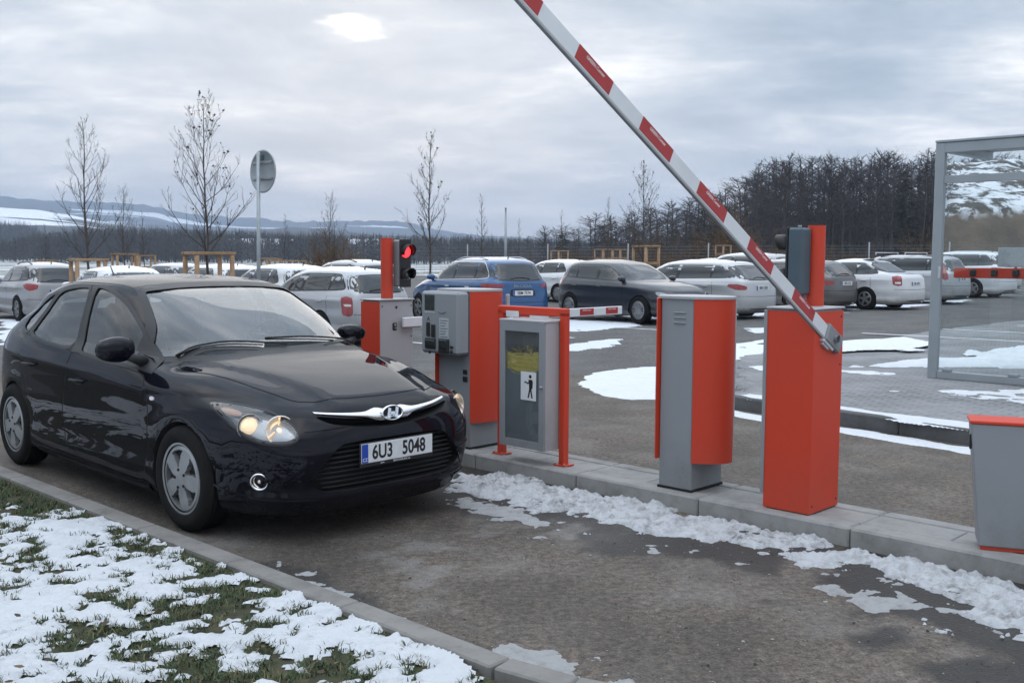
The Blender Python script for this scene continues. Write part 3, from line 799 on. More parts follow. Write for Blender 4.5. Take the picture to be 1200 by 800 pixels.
def sdist(px,py,poly):   # signed distance, positive inside
    d=np.full(px.shape,1e9); ins=np.zeros(px.shape,bool); n=len(poly)
    for i in range(n):
        ax,ay=poly[i]; bx,by=poly[(i+1)%n]; ex,ey=bx-ax,by-ay; wx,wy=px-ax,py-ay
        t=np.clip((wx*ex+wy*ey)/(ex*ex+ey*ey+1e-12),0,1); d=np.minimum(d,np.hypot(wx-t*ex,wy-t*ey))
        c=((ay>py)!=(by>py)); xx=(bx-ax)*(py-ay)/(by-ay+1e-12)+ax; ins^=c&(px<xx)
    return np.where(ins,d,-d)
def gridmesh(name,X,Y,Z,keep,mat,kind,attr=None,label=None,smooth=True):
    ny,nx=X.shape; idx=-np.ones(X.shape,int)
    q=keep[:-1,:-1]|keep[1:,:-1]|keep[:-1,1:]|keep[1:,1:]
    use=np.zeros(X.shape,bool); use[:-1,:-1]|=q; use[1:,:-1]|=q; use[:-1,1:]|=q; use[1:,1:]|=q
    idx[use]=np.arange(use.sum()); V=np.stack([X[use],Y[use],Z[use]],1)
    jj,ii=np.nonzero(q); Fc=np.stack([idx[jj,ii],idx[jj,ii+1],idx[jj+1,ii+1],idx[jj+1,ii]],1)
    me=bpy.data.meshes.new(name); me.vertices.add(len(V)); me.vertices.foreach_set('co',V.astype(np.float32).ravel())
    me.loops.add(len(Fc)*4); me.loops.foreach_set('vertex_index',Fc.astype(np.int32).ravel()); me.polygons.add(len(Fc))
    me.polygons.foreach_set('loop_start',np.arange(0,len(Fc)*4,4,dtype=np.int32)); me.polygons.foreach_set('loop_total',np.full(len(Fc),4,dtype=np.int32))
    me.polygons.foreach_set('use_smooth',[smooth]*len(Fc)); me.update(calc_edges=True); me.materials.append(mat)
    if attr:
        for k,v in attr.items():
            a=me.attributes.new(k,'FLOAT','POINT'); a.data.foreach_set('value',v[use].astype(np.float32))
    o=link(name,me); tag(o,label,None,None,kind); return o
def attrnode(nt,name):
    a=nt.nodes.new('ShaderNodeAttribute'); a.attribute_name=name; return a.outputs['Fac']
# materials
def asphalt(name,base,dark,wetattr=True,agg=.35):
    m,nt,b=nmat(name); n1=noise(nt,.9,8,.62); n2=noise(nt,7,6,.6); n3=noise(nt,130,2,.5); n4=noise(nt,26,6,.72); v=nt.nodes.new('ShaderNodeTexVoronoi'); v.inputs['Scale'].default_value=95
    g=nt.nodes.new('ShaderNodeNewGeometry'); nt.links.new(g.outputs['Position'],v.inputs['Vector'])
    c=ramp(nt,n1,[(.32,tuple(k*.60 for k in base)),(.5,base),(.66,tuple(k*1.35 for k in base))])
    c=mixc(nt,math_(nt,'MULTIPLY_ADD',n2,1.6,-.45,clamp=True),c,tuple(base[i]*f for i,f in enumerate((1.12,1.03,.92))))
    c=mixc(nt,.85,c,ramp(nt,n4,[(.36,(.42,)*3),(.5,(1,)*3),(.64,(1.6,)*3)]),'MULTIPLY')
    sp=ramp(nt,v.outputs['Distance'],[(.0,(.30,)*3),(.35,(1,)*3),(.8,(1.5,)*3)]); c=mixc(nt,agg*2,c,sp,'MULTIPLY')
    c=mixc(nt,math_(nt,'MULTIPLY',math_(nt,'GREATER_THAN',n3,.66),.35),c,(.30,.29,.28))
    b.inputs['Roughness'].default_value=.85
    if wetattr:
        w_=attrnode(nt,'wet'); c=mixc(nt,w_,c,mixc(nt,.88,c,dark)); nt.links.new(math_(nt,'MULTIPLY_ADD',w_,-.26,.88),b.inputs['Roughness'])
        sl=attrnode(nt,'salt'); c=mixc(nt,sl,c,(.30,.29,.28))
    nt.links.new(c,b.inputs['Base Color']); h_=math_(nt,'ADD',math_(nt,'MULTIPLY',v.outputs['Distance'],1.),n2); bump(nt,b,h_,.8,.010); return m
def snowmat(name,dirt=.25,col=(.80,.82,.85)):
    m,nt,b=nmat(name); n1=noise(nt,13,10,.75); n2=noise(nt,60,5,.75); n3=noise(nt,2.2,5,.6)
    d=math_(nt,'MULTIPLY',math_(nt,'MULTIPLY_ADD',n1,3.2,-1.45,clamp=True),math_(nt,'MULTIPLY_ADD',n3,2.,-.45,clamp=True)); d=math_(nt,'MULTIPLY',d,dirt,clamp=True)
    c=mixc(nt,d,col,(.13,.12,.11)); c=mixc(nt,math_(nt,'MULTIPLY',math_(nt,'GREATER_THAN',n2,.68),dirt*1.2,clamp=True),c,(.10,.09,.08))
    nt.links.new(c,b.inputs['Base Color']); b.inputs['Roughness'].default_value=.7; b.inputs['Specular IOR Level'].default_value=.3
    bump(nt,b,math_(nt,'ADD',n1,math_(nt,'MULTIPLY',n2,.5)),1.,.03); return m
M_asph=asphalt('lane_asphalt',(.094,.079,.066),(.011,.0095,.0085))
M_road=asphalt('road_asphalt',(.088,.086,.087),(.03,.03,.03),wetattr=False,agg=.2)
M_snow=snowmat('snow',.30); M_slush=snowmat('dirty_snow',1.1,(.46,.46,.46)); M_fsnow=snowmat('far_snow',.25,(.72,.75,.80))
def concrete(name,col,joint=None):
    m,nt,b=nmat(name); tc=nt.nodes.new('ShaderNodeTexCoord').outputs['Object']
    n1=noise(nt,3,8,.65,tc); n2=noise(nt,60,4,.6,tc); n3=noise(nt,14,5,.7,tc)
    c=ramp(nt,n1,[(.28,tuple(k*.62 for k in col)),(.5,col),(.75,tuple(k*1.2 for k in col))]); c=mixc(nt,math_(nt,'MULTIPLY_ADD',n3,2.4,-1.25,clamp=True),c,tuple(k*.55 for k in col))
    nt.links.new(c,b.inputs['Base Color']); b.inputs['Roughness'].default_value=.85; bump(nt,b,math_(nt,'ADD',n2,n3),.4,.004); return m
M_conc=concrete('island_concrete',(.255,.25,.24)); M_kerb=concrete('kerb_concrete',(.20,.19,.175)); M_kerbd=concrete('dark_kerb',(.085,.085,.085))  # the paving kerb gets a darker concrete tone
# base terrain sheet reaching the horizon
xs=np.concatenate([-np.geomspace(6000,60,24),np.linspace(-56,56,57),np.geomspace(60,6000,24)]); ys=np.concatenate([np.linspace(-30,90,61),np.geomspace(96,7000,30)])
X,Y=np.meshgrid(xs,ys); Z=gz(X,Y)-.09+np.where(Y>90,-(np.clip((Y-90)/200,0,1))*1.2,0)
m,nt,b=nmat('frosted_field'); n1=noise(nt,.05,8,.6); n2=noise(nt,1.4,6,.65); f_=math_(nt,'ADD',math_(nt,'MULTIPLY',n1,.6),math_(nt,'MULTIPLY',n2,.5))
nt.links.new(ramp(nt,f_,[(.40,(.055,.06,.035)),(.52,(.16,.155,.12)),(.60,(.62,.65,.69))]),b.inputs['Base Color']); b.inputs['Roughness'].default_value=.9
gridmesh('ground',X,Y,Z,np.ones(X.shape,bool),m,'structure')
# far car park asphalt
xs=np.linspace(-60,60,121); ys=np.concatenate([np.linspace(8,24,33),np.linspace(25,85,61)]); X,Y=np.meshgrid(xs,ys)
gridmesh('car_park',X,Y,gz(X,Y)-.012,np.ones(X.shape,bool),M_road,'structure')
# lane asphalt, fine, with wet margins beside the snow
SNOWBAND=[G(*p) for p in [(518,553),(560,551),(700,577),(845,604),(1036,645),(1300,712),(1290,765),(1200,729),(1140,714),(1060,688),(960,664),(850,640),(760,624),(700,608),(600,588),(530,572)]]
WETB=[G(*p) for p in [(330,560),(560,552),(845,606),(1300,712),(1300,820),(1200,790),(1120,740),(1000,716),(860,668),(740,650),(640,640),(560,640),(480,640),(330,600)]]
SALT=[G(*p) for p in [(250,640),(560,600),(700,615),(700,650),(500,700),(380,700)]]
xs=np.arange(-9,7,.05); ys=np.arange(1.5,14,.05); X,Y=np.meshgrid(xs,ys)
dw=sdist(X,Y,SNOWBAND); dn=fbm(X,Y,1.6,5,3)-.5; dn2=fbm(X,Y,6,4,9)-.5
wet=np.clip((dw+.42+dn*2.6+dn2*1.1)/.26,0,1)*np.clip((dw+1.2)/.3,0,1); dw2=sdist(X,Y,WETB); wet=np.maximum(wet,.75*np.clip((dw2+dn*.9+dn2*.3-.25)/.25,0,1)*np.clip((fbm(X,Y,2.2,5,21)-.50)/.06,0,1))
# darker patch under and behind the car
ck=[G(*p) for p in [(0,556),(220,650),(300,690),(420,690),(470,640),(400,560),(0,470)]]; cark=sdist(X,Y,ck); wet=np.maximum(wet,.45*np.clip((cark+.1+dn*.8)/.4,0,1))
kd=(X-G(440,732)[0])*IN.x+(Y-G(440,732)[1])*IN.y   # distance from the verge kerb
wet=np.maximum(wet,.9*np.clip((.16+dn*.5-np.abs(kd-.04))/.07,0,1)*(Y<5.3))
sal=np.clip((fbm(X,Y,5,6,31,.65)-.53)/.1,0,1)*.30*np.clip((sdist(X,Y,SALT)+.5)/.5,0,1)+.16*np.clip((fbm(X,Y,2.1,7,35,.68)-.5)/.15,0,1)
wet=np.maximum(wet,.26*np.clip((fbm(X,Y,1.3,7,44,.66)-.53)/.05,0,1)); wet=np.maximum(wet,.55*np.clip((fbm(X,Y,6,5,47,.7)-.56)/.04,0,1)*np.clip(1-np.hypot((X-.1)/1.0,(Y-6.3)/.7),0,1)*1.6)
sal=sal*(1-.8*wet)
gridmesh('lane',X,Y,np.zeros(X.shape),np.ones(X.shape,bool)&((X-Y*.9)<6),M_asph,'structure',{'wet':wet,'salt':sal})
# ---- the kerb island: kerb stones and top slabs, one structure each
def stones(name,p0,u,n,L,w,h,step,mat,gap=.006,bev=.012,z0=-.12,kindlabel=None):
    b=MB(); a=math.atan2(u.y,u.x); k=int(L/step)
    for i in range(k):
        c=p0+u*(i+.5)*step+n*(w/2); b.box((c.x,c.y,(h+z0)/2+.0),(step-gap,w,h-z0),bev=bev,rz=a)
    return tag(b.build(name,mat,merge=False),kind='structure')
stones('island_kerb',isl(-6,0,0),IU,IN,10.,.15,ITOP,1.0,M_conc)
stones('island_kerb',isl(-6,.40,0),IU,IN,10.,.12,ITOP,1.0,M_conc)
stones('island_pavement',isl(-6,.152,0),IU,IN,10.,.246,ITOP-.004,.5,M_conc,gap=.004,bev=.006)
VK0=Vector((-3.82,7.51,0)); VU=(Vector((.10,3.80,0))-VK0).normalized(); VN=Vector((-VU.y,VU.x,0))
stones('verge_kerb',VK0-VU*6-VN*.135,VU,VN,11.33,.12,.055,.94,M_kerb,bev=.008)
# last stones bend to the right
b=MB(); c=VK0+VU*5.285-VN*.075; a=math.atan2(VU.y,VU.x)
for i in range(5):
    a+=R(9); d=Vector((math.cos(a),math.sin(a),0)); b.box((c.x+d.x*.16,c.y+d.y*.16,-.032),(.315,.12,.175),bev=.008,rz=a); c=c+d*.32
tag(b.build('verge_kerb',M_kerb,merge=False),kind='structure')
# second kerb and the block paving behind it
K2=Vector((*G(861,477),0)); K2e=Vector((*G(1133,516),0)); U2=(K2e-K2).normalized(); N2=Vector((-U2.y,U2.x,0))
stones('paving_kerb',K2-U2*0.1,U2,N2,9,.13,.14,1.0,M_kerbd,z0=-.1)
PAV=[tuple((K2+N2*.0)[:2]),tuple((K2+U2*9+N2*.0)[:2]),(22,6),(22,30),G(1200,376),G(1090,389),G(985,404),G(905,412),G(862,420)]
def brick(name):
    m,nt,b=nmat(name); g=nt.nodes.new('ShaderNodeNewGeometry'); mp=nt.nodes.new('ShaderNodeMapping'); mp.inputs['Rotation'].default_value=(0,0,R(44)); nt.links.new(g.outputs['Position'],mp.inputs[0])
    bt=nt.nodes.new('ShaderNodeTexBrick'); nt.links.new(mp.outputs[0],bt.inputs[0]); bt.inputs['Scale'].default_value=1; bt.inputs['Brick Width'].default_value=.2; bt.inputs['Row Height'].default_value=.1; bt.inputs['Mortar Size'].default_value=.008; bt.inputs['Mortar Smooth'].default_value=.4
    bt.inputs['Color1'].default_value=(.235,.235,.24,1); bt.inputs['Color2'].default_value=(.17,.17,.175,1); bt.inputs['Mortar'].default_value=(.06,.058,.055,1)
    n1=noise(nt,.8,7,.6); n2=noise(nt,12,5,.6); c=mixc(nt,math_(nt,'MULTIPLY_ADD',n1,2.5,-1.0,clamp=True),bt.outputs[0],(.30,.30,.31)); c=mixc(nt,math_(nt,'MULTIPLY_ADD',n2,2.5,-1.3,clamp=True),c,(.13,.13,.135))
    nt.links.new(c,b.inputs['Base Color']); b.inputs['Roughness'].default_value=.85; bump(nt,b,math_(nt,'ADD',math_(nt,'MULTIPLY',bt.outputs[1],-1.),math_(nt,'MULTIPLY',n2,.5)),.6,.012); return m
ss,nn_=np.meshgrid(np.arange(-14,22,.15),np.concatenate([[.126],np.arange(.25,20,.15)])); X=K2.x+ss*U2.x+nn_*N2.x; Y=K2.y+ss*U2.y+nn_*N2.y; sd=sdist(X,Y,PAV)+np.where(nn_<.13,.2,0)
hp=.132+0*X; fall=np.clip((Y-13)/4,0,1); Zp=hp*(1-fall)+(gz(X,Y)+.006)*fall
# snap: drop everything outside the outline below the ground
Zp=np.where(sd>0,Zp,Zp-.2)
gridmesh('paving',X,Y,Zp,sd>-.15,brick('block_paving'),'structure')
# ---- painted bay lines and kerb-line markings
M_line=plain('road_marking_paint',(.62,.63,.64),.6,var=.25,vscale=4,objco=False)
RD=Vector((math.cos(R(44)),math.sin(R(44)),0)); RN=Vector((-RD.y,RD.x,0))
def flat(name,pts,mat,dz=.004,sub=1.0):
    b=MB(); 
    for q in pts: b.add([(x,y,float(gz(x,y))-.012+dz) for x,y in q],[(0,1,2,3)])
    return tag(b.build(name,mat,merge=False),kind='structure')
def line(p,d,L,w):
    n=Vector((-d.y,d.x,0))*w/2; out=[]; k=max(1,int(L/1.5))
    for i in range(k):
        a=p+d*L*i/k; c_=p+d*L*(i+1)/k; out.append([tuple((a-n)[:2]),tuple((c_-n)[:2]),tuple((c_+n)[:2]),tuple((a+n)[:2])])
    return out
NOSE=Vector((4.2,22.9,0))
L_=[]
for k in range(-9,14): L_+=line(NOSE+RD*(2.75*k-1.4),RN,5.0,.12)
flat('bay_markings',L_,M_line)
L_=[]
for k in range(6): L_+=line(Vector((*G(1010+0*k,392),0))+RD*0+Vector((.9*k,.4*k+0,0))*2.2,-RN*1.0,3.2,.12)
for q in L_: pass
b=MB()
for q in L_: b.add([(x,y,float(gz(x,y))+.012) for x,y in q],[(0,1,2,3)])
tag(b.build('paving_markings',M_line,merge=False),kind='structure')
# ---- snow
def snow(name,poly,cell,hmax,thr,seed,mat=None,sc=5.,edge=.10,base=0.,zf=None,rough=.5,label=None,lumpk=1.2):
    P=np.array(poly); x0,y0=P.min(0)-.2; x1,y1=P.max(0)+.2
    X,Y=np.meshgrid(np.arange(x0,x1,cell),np.arange(y0,y1,cell))
    sd=sdist(X,Y,poly); n=fbm(X,Y,sc,6,seed,.55); n2=fbm(X,Y,sc*.25,4,seed+50)
    h=np.clip(sd/edge,-1,1)*.5+.5*np.minimum(1,sd/edge+.5)*0+(n-.5)*rough*2+(n2-.5)*1.3-thr
    lump=fbm(X,Y,sc*3.2,4,seed+80)
    Zs=hmax*np.where(h>0,np.sqrt(np.clip(h,0,1.2)),h*1.2)*(1+lumpk*(lump-.5))+base-.004
    if zf is not None: Zs=Zs+zf(X,Y)
    return gridmesh(name,X,Y,Zs,(h>-.12)&(sd>-.35),mat or M_snow,'stuff',label=label)
M_bsnow=snowmat('trodden_snow',1.9,(.66,.67,.69))
o=snow('snow_bank',SNOWBAND,.011,.045,.20,3,M_bsnow,sc=6.5,edge=.14,rough=1.05,lumpk=2.4); tag(o,'ragged bank of trodden snow along the foot of the kerb island','snow bank')
for i,(poly,mat,hm,thr,lab) in enumerate([
 ([(520,575),(600,590),(660,612),(655,622),(590,612),(525,592)],M_slush,.010,.16,'thin dirty slush beside the front corner of the black car'),
 ([(735,628),(800,634),(810,645),(760,648)],M_slush,.010,.10,'small dirty snow remnant in front of the kerb island'),
 ([(840,650),(885,655),(880,664),(845,660)],M_slush,.010,.08,'tiny snow fleck on the lane before the ticket column'),
 ([(960,680),(1010,684),(1110,706),(1090,718),(1020,710),(960,692)],M_slush,.016,.06,'flat snow patch lying on wet asphalt at the right'),
 ([(560,755),(640,760),(700,782),(760,815),(640,815),(600,790)],M_slush,.010,.12,'dirty snow remains beside the bent end of the verge kerb'),
 ([(1170,690),(1260,700),(1280,740),(1180,715)],M_slush,.03,.05,'dirty snow at the right edge of the lane'),
 ([(330,655),(380,668),(430,700),(470,720),(500,745),(440,742),(380,712),(320,680)],M_slush,.008,.22,'thin icy residue along the verge kerb'),
 ]):
    o=snow('snow_patch',[G(*p) for p in poly],.012,hm,thr,11+i,mat,sc=9,edge=.10,rough=1.15); tag(o,lab,'snow')
o=snow('snow_bank',[G(*p) for p in [(680,446),(702,435),(735,430),(800,427),(810,448),(800,464),(740,467),(712,462),(692,456)]],.025,.02,.14,31,M_snow,sc=1.6,edge=.25,zf=gz); tag(o,'white snow patch on the road seen between litter bin and ticket column','snow bank')
o=snow('snow_bank',[G(*p) for p in [(835,405),(900,398),(960,402),(985,410),(900,420),(860,432),(830,425)]],.05,.015,.22,33,M_snow,sc=2.,edge=.2,zf=lambda x,y:gz(x,y)+.01); tag(o,'snow strip on the road edge behind the ticket column','snow bank')
# along the second kerb: in the gutter and on the kerb top
def band(p,u,n,L,t0,t1): 
    return [tuple((p+u*0+n*t0)[:2]),tuple((p+u*L+n*t0)[:2]),tuple((p+u*L+n*t1)[:2]),tuple((p+n*t1)[:2])]
o=snow('snow_strip',band(K2-U2*.6,U2,N2,9,-.40,-.03),.03,.022,.12,41,M_snow,sc=2.4,edge=.1); tag(o,'snow in the gutter below the dark paving kerb','snow')
o=snow('snow_strip',band(K2-U2*.1,U2,N2,9,.04,.36),.03,.02,.05,43,M_snow,sc=2.4,edge=.1,zf=lambda x,y:.138+0*x); tag(o,'snow lying on top of the dark paving kerb','snow')
for i,(poly,thr,hm,lab) in enumerate([
 ([(1000,455),(1090,458),(1200,470),(1300,486),(1300,462),(1200,450),(1100,452)],.12,.03,'snow drift on the paving under the shelter glass'),
 ([(880,424),(960,428),(1060,432),(1060,438),(960,436),(880,432)],.15,.02,'thin snow line across the block paving'),
 ([(1000,425),(1090,414),(1200,412),(1300,420),(1300,432),(1200,424),(1090,424)],.15,.05,'thin snow on the paving behind the shelter post'),
 ([(960,398),(1060,392),(1100,398),(1060,404),(960,408)],.12,.02,'snow remains on the near edge of the paving'),
 ([(1150,412),(1200,404),(1240,410),(1230,426),(1170,426)],-.05,.10,'lumpy snow heap on the paving beyond the shelter glass')]):
    o=snow('snow_patch',[G(*p,.118) for p in poly],.04,hm,thr,51+i,M_snow,sc=2.2,edge=.15,zf=lambda x,y:np.where(y<14,.118,.06+gz(x,y))); tag(o,lab,'snow')
# snow and ice between the parked cars
for i,(poly,lab) in enumerate([
 ([(560,392),(700,388),(770,376),(800,372),(800,366),(700,372),(560,376)],'trodden snow in the bays beside the dark hatchback'),
 ([(860,372),(930,366),(1060,362),(1150,352),(1060,354),(930,360),(860,366)],'trodden snow in the bays behind the pale estate cars'),
 ([(0,402),(60,400),(60,372),(0,372)],'snow in the parking bay at the left edge'),
 ([(660,404),(720,398),(722,406),(665,410)],'small snow streak on the dark road'),
 ([(870,385),(960,378),(962,384),(880,392)],'snow streak on the dark road by the estate cars')]):
    o=snow('snow_patch',[G(*p) for p in poly],.07,.015,.24,71+i,M_fsnow,sc=2.2,edge=.3,zf=gz); tag(o,lab,'snow')
# ---- the verge in front: soil, grass, snow with holes
VPOLY=[tuple((VK0-VU*6-VN*.14)[:2]),tuple((VK0+VU*5.0-VN*.14)[:2]),(.42,3.1),(.5,2.0),(-9,2.0),(-12,11)]
X,Y=np.meshgrid(np.arange(-9.,.7,.025),np.arange(2.2,11.5,.025)); sd=sdist(X,Y,VPOLY)
m,nt,b=nmat('winter_soil'); n1=noise(nt,14,7,.65); nt.links.new(ramp(nt,n1,[(.35,(.022,.022,.010)),(.55,(.045,.046,.018)),(.72,(.08,.065,.035))]),b.inputs['Base Color']); b.inputs['Roughness'].default_value=.95; bump(nt,b,n1,.8,.02)
gridmesh('verge',X,Y,.028+.022*(fbm(X,Y,3,5,61)-.5)+0*X,sd>0,m,'structure')
def snowh(X,Y):
    sd=sdist(X,Y,VPOLY); n=fbm(X,Y,11,6,91,.68); n2=fbm(X,Y,2.4,4,95)
    far=(-X*.69+Y*.72)   # bare strip of grass by the kerb further away
    kd=np.clip((sd-.02)/.10,0,1); bare=np.clip((Y-6.0)/.6,0,1)*np.clip((.85-sd)/.4,0,1)
    return (n-.5)*5.8+(n2-.5)*2.6-.02-(1-kd)*.25-bare*1.7
X,Y=np.meshgrid(np.arange(-7.,.7,.017),np.arange(2.3,9.5,.017)); sd=sdist(X,Y,VPOLY); h=snowh(X,Y); Zs=.038+.013*np.where(h>0,np.clip(h,0,1.1)**.6,h)*(1+2.2*(fbm(X,Y,17,4,99)-.5))
o=gridmesh('verge_snow',X,Y,Zs,(h>-.10)&(sd>0.0),M_vsnow if 'M_vsnow' in globals() else M_snow,'stuff'); tag(o,'patchy snow cover on the grass verge in the foreground','snow')
# grass tufts in the gaps
N_=16000; rr=np.random.default_rng(4); px=rr.uniform(-5.5,.5,N_*9); py=rr.uniform(2.3,8.5,N_*9); hh=snowh(px,py); sdp=sdist(px,py,VPOLY); vis=np.abs(px/py)<.56
clump=fbm(px,py,9,3,120)
ok=(sdp>.03)&(hh<.12)&vis&(rr.uniform(0,1,len(px))<np.clip((.22-hh)*1.6,0.04,1))&(clump>.36); px,py,hh=px[ok][:42000],py[ok][:42000],hh[ok][:42000]
V_=[];F_=[];MI=[]
for i in range(len(px)):
    for k in range(2):
        a=rr.uniform(0,6.283); L=rr.uniform(.010,.030)*(1.1 if hh[i]<0 else .8); w_=rr.uniform(.0016,.0032); ln=rr.uniform(.4,1.6); c_,s_=math.cos(a),math.sin(a); x,y=px[i]+rr.normal(0,.008),py[i]+rr.normal(0,.008); z=.032
        n=len(V_); V_+= [(x-s_*w_,y+c_*w_,z),(x+s_*w_,y-c_*w_,z),(x+c_*L*ln*.45+s_*w_*.7,y+s_*L*ln*.45-c_*w_*.7,z+L*.62),(x+c_*L*ln*.45-s_*w_*.7,y+s_*L*ln*.45+c_*w_*.7,z+L*.62),(x+c_*L*ln,y+s_*L*ln,z+L*(.75 if ln>1 else 1))]
        F_+= [(n,n+1,n+2,n+3),(n+3,n+2,n+4)]; q=0 if rr.uniform()<.80 else 1; MI+=[q,q]
me=bpy.data.meshes.new('grass'); me.from_pydata(V_,[],F_); me.materials.append(plain('winter_grass',(.035,.060,.018),.7,var=.4,vscale=9)); me.materials.append(plain('straw_grass',(.15,.125,.06),.8,var=.3,vscale=9)); me.polygons.foreach_set('material_index',MI)
tag(link('grass',me),'short green winter grass showing through the verge snow','grass',kind='stuff')
# dead leaves and road grit
def leafm(n,poly,seed,smin,smax,mats,name,lab,zz):
    r_=random.Random(seed); b=MB(); P=np.array(poly); x0,y0=P.min(0); x1,y1=P.max(0); c=0
    while c<n:
        x,y=r_.uniform(x0,x1),r_.uniform(y0,y1)
        if sdist(np.array([x]),np.array([y]),poly)[0]<0: continue
        s_=r_.uniform(smin,smax); a=r_.uniform(0,6.28); M=Matrix.Translation((x,y,zz(x,y)))@Matrix.Rotation(a,4,'Z')@Matrix.Rotation(r_.uniform(-.5,.5),4,'X')
        b.add([(-s_,0,0),(-s_*.3,-s_*.45,s_*.15),(s_*.5,-s_*.35,.2*s_),(s_,0,.35*s_),(s_*.5,s_*.35,s_*.25),(-s_*.3,s_*.45,s_*.1)],[(0,1,2,3,4,5)],r_.randrange(len(mats)),False,M); c+=1
    return tag(b.build(name,mats,merge=False),lab,None,None,'stuff')
leafm(260,[(-4.5,6.9),(.1,3.2),(.1,2.5),(-4,2.6)],8,.008,.022,[plain('dead_leaf',(.055,.032,.018),.8),plain('dead_leaf_pale',(.12,.08,.04),.8)],'fallen_leaves','brown dead leaves scattered on the verge snow',lambda x,y:.07)
M_grit=plain('grit_dark',(.035,.032,.03),.9); M_grit2=plain('grit_pale',(.30,.28,.25),.9)
b=MB(); r_=random.Random(77); ct=0
while ct<2600:
    x,y=r_.uniform(-3,4),r_.uniform(2.6,8.4); s_=r_.uniform(.0018,.006)*(1.8 if r_.random()<.05 else 1)
    q=Vector((x,y,0))-IO; tt=q.dot(IN)
    if tt>-.05 or tt<-3.05: continue
    if float(fbm(np.array([x]),np.array([y]),1.2,4,140)[0])<.42: continue
    M=Matrix.Translation((x,y,s_*.3))@Matrix.Rotation(r_.uniform(0,6),4,'Z')@Matrix.Diagonal((s_,s_*r_.uniform(.6,1),s_*.6,1))
    b.add([(1,0,0),(0,1,0),(-1,0,0),(0,-1,0),(0,0,1),(0,0,-.5)],[(0,1,4),(1,2,4),(2,3,4),(3,0,4)],0 if r_.random()<.65 else 1,False,M); ct+=1
tag(b.build('road_grit',[M_grit,M_grit2],merge=False),'fine grit scattered on the asphalt lane',kind='stuff')
# ------------------------------------------------------------------ the black hatchback at the barrier
M_hero=paint('black_metallic_paint',(.004,.004,.008),metal=.0,rough=.35,dirt=(.055,.052,.05),dirtamt=.24,dtop=.42,coat=.72,cr=.03)
M_hero.node_tree.nodes['Principled BSDF'].inputs['Specular IOR Level'].default_value=.0
M_hero.node_tree.nodes['Principled BSDF'].inputs['Coat IOR'].default_value=1.42

def hero_warp(V):
    x,y,z=V[:,0].copy(),V[:,1].copy(),V[:,2].copy(); ay=np.abs(y); sg=np.sign(y)
    # belt line climbs to the rear
    s=-.035+.105*smooth01((-x-.1)/2.9); g=smooth01((z-.55)/.4)*(1-smooth01((z-1.02)/.36)); side=smooth01((ay-.45)/.25)
    rear=1-smooth01((-x-2.95)/.3)
    z=z+s*g*side*smooth01((-x+.1)/.5)*np.clip(rear+.3,0,1)
    # bonnet centre stands above the wings
    yc=.36+(.66-.36)*smooth01((.72-x)/1.2); top=smooth01((z-.70)/.06)*(1-smooth01((z-1.0)/.03))*smooth01((x+.55)/.2)
    z=z+.016*top/(1+np.exp(-(yc-ay)/.013))
    # shoulder crease and hollow flank
    zc=.80+.075*(-x)/3.3; onside=smooth01((ay-.76)/.08)*(1-smooth01((x-.35)/.3))
    y=y+sg*onside*(.007*np.exp(-((z-zc)/.035)**2)-.008*np.exp(-((z-(zc-.16))/.10)**2)+.010*np.exp(-((z-.30)/.05)**2))
    # wheel arch lips
    for cx in(0,-2.65):
        rr=np.hypot(x-cx,z-.315); y=y+sg*onside*.014*np.exp(-((rr-.375)/.045)**2)
    # lower lip in front
    lip=np.exp(-((z-.27)/.035)**2)*smooth01((x-.2)/.4); x=x+.018*lip
    # nose: plate area flat, slight V over the grille
    nose=smooth01((x-.55)/.2)*np.exp(-((z-.70)/.06)**2)*np.exp(-(y/.30)**2); x=x+.012*nose
    return np.stack([x,y,z],1)
HERO=dict(
 front=[(.62,.135),(.785,.17),(.85,.26),(.865,.34),(.882,.45),(.878,.56),(.855,.65),(.818,.715),(.75,.765),(.62,.815),(.38,.880),(.16,.922),(0,.947),(-.11,.968),(-.24,1.028),(-.49,1.144),(-.77,1.266),(-1.04,1.370),(-1.25,1.418),(-1.5,1.447),(-1.85,1.462)],
 rear=[(-3.25,.135),(-3.42,.24),(-3.47,.45),(-3.475,.6),(-3.45,.75),(-3.37,.95),(-3.19,1.12),(-3.03,1.28),(-2.89,1.320),(-2.74,1.360),(-2.48,1.406),(-2.2,1.442),(-1.85,1.462)],
 side=[(.80,.135),(.865,.20),(.872,.3),(.878,.42),(.8875,.6),(.885,.75),(.872,.85),(.845,.93),(.80,.99),(.765,1.08),(.70,1.24),(.650,1.34),(.612,1.385),(.53,1.420),(.38,1.446),(.18,1.459),(0,1.462)],
 nf=[(.2,4.2),(.45,4.8),(.6,4.8),(.72,4.2),(.8,3.4),(.95,3.1),(1.03,3.4),(1.2,4.2),(1.38,4.8),(1.44,4.0),(1.465,2.6)],
 nr=[(.2,5.4),(.8,5.2),(1.2,3.2),(1.38,3.2),(1.44,3.2),(1.465,2.4)],
 xm=[(.2,-1.),(.9,-1.05),(1.03,-1.45),(1.38,-1.85),(1.465,-1.85)],warp=hero_warp)
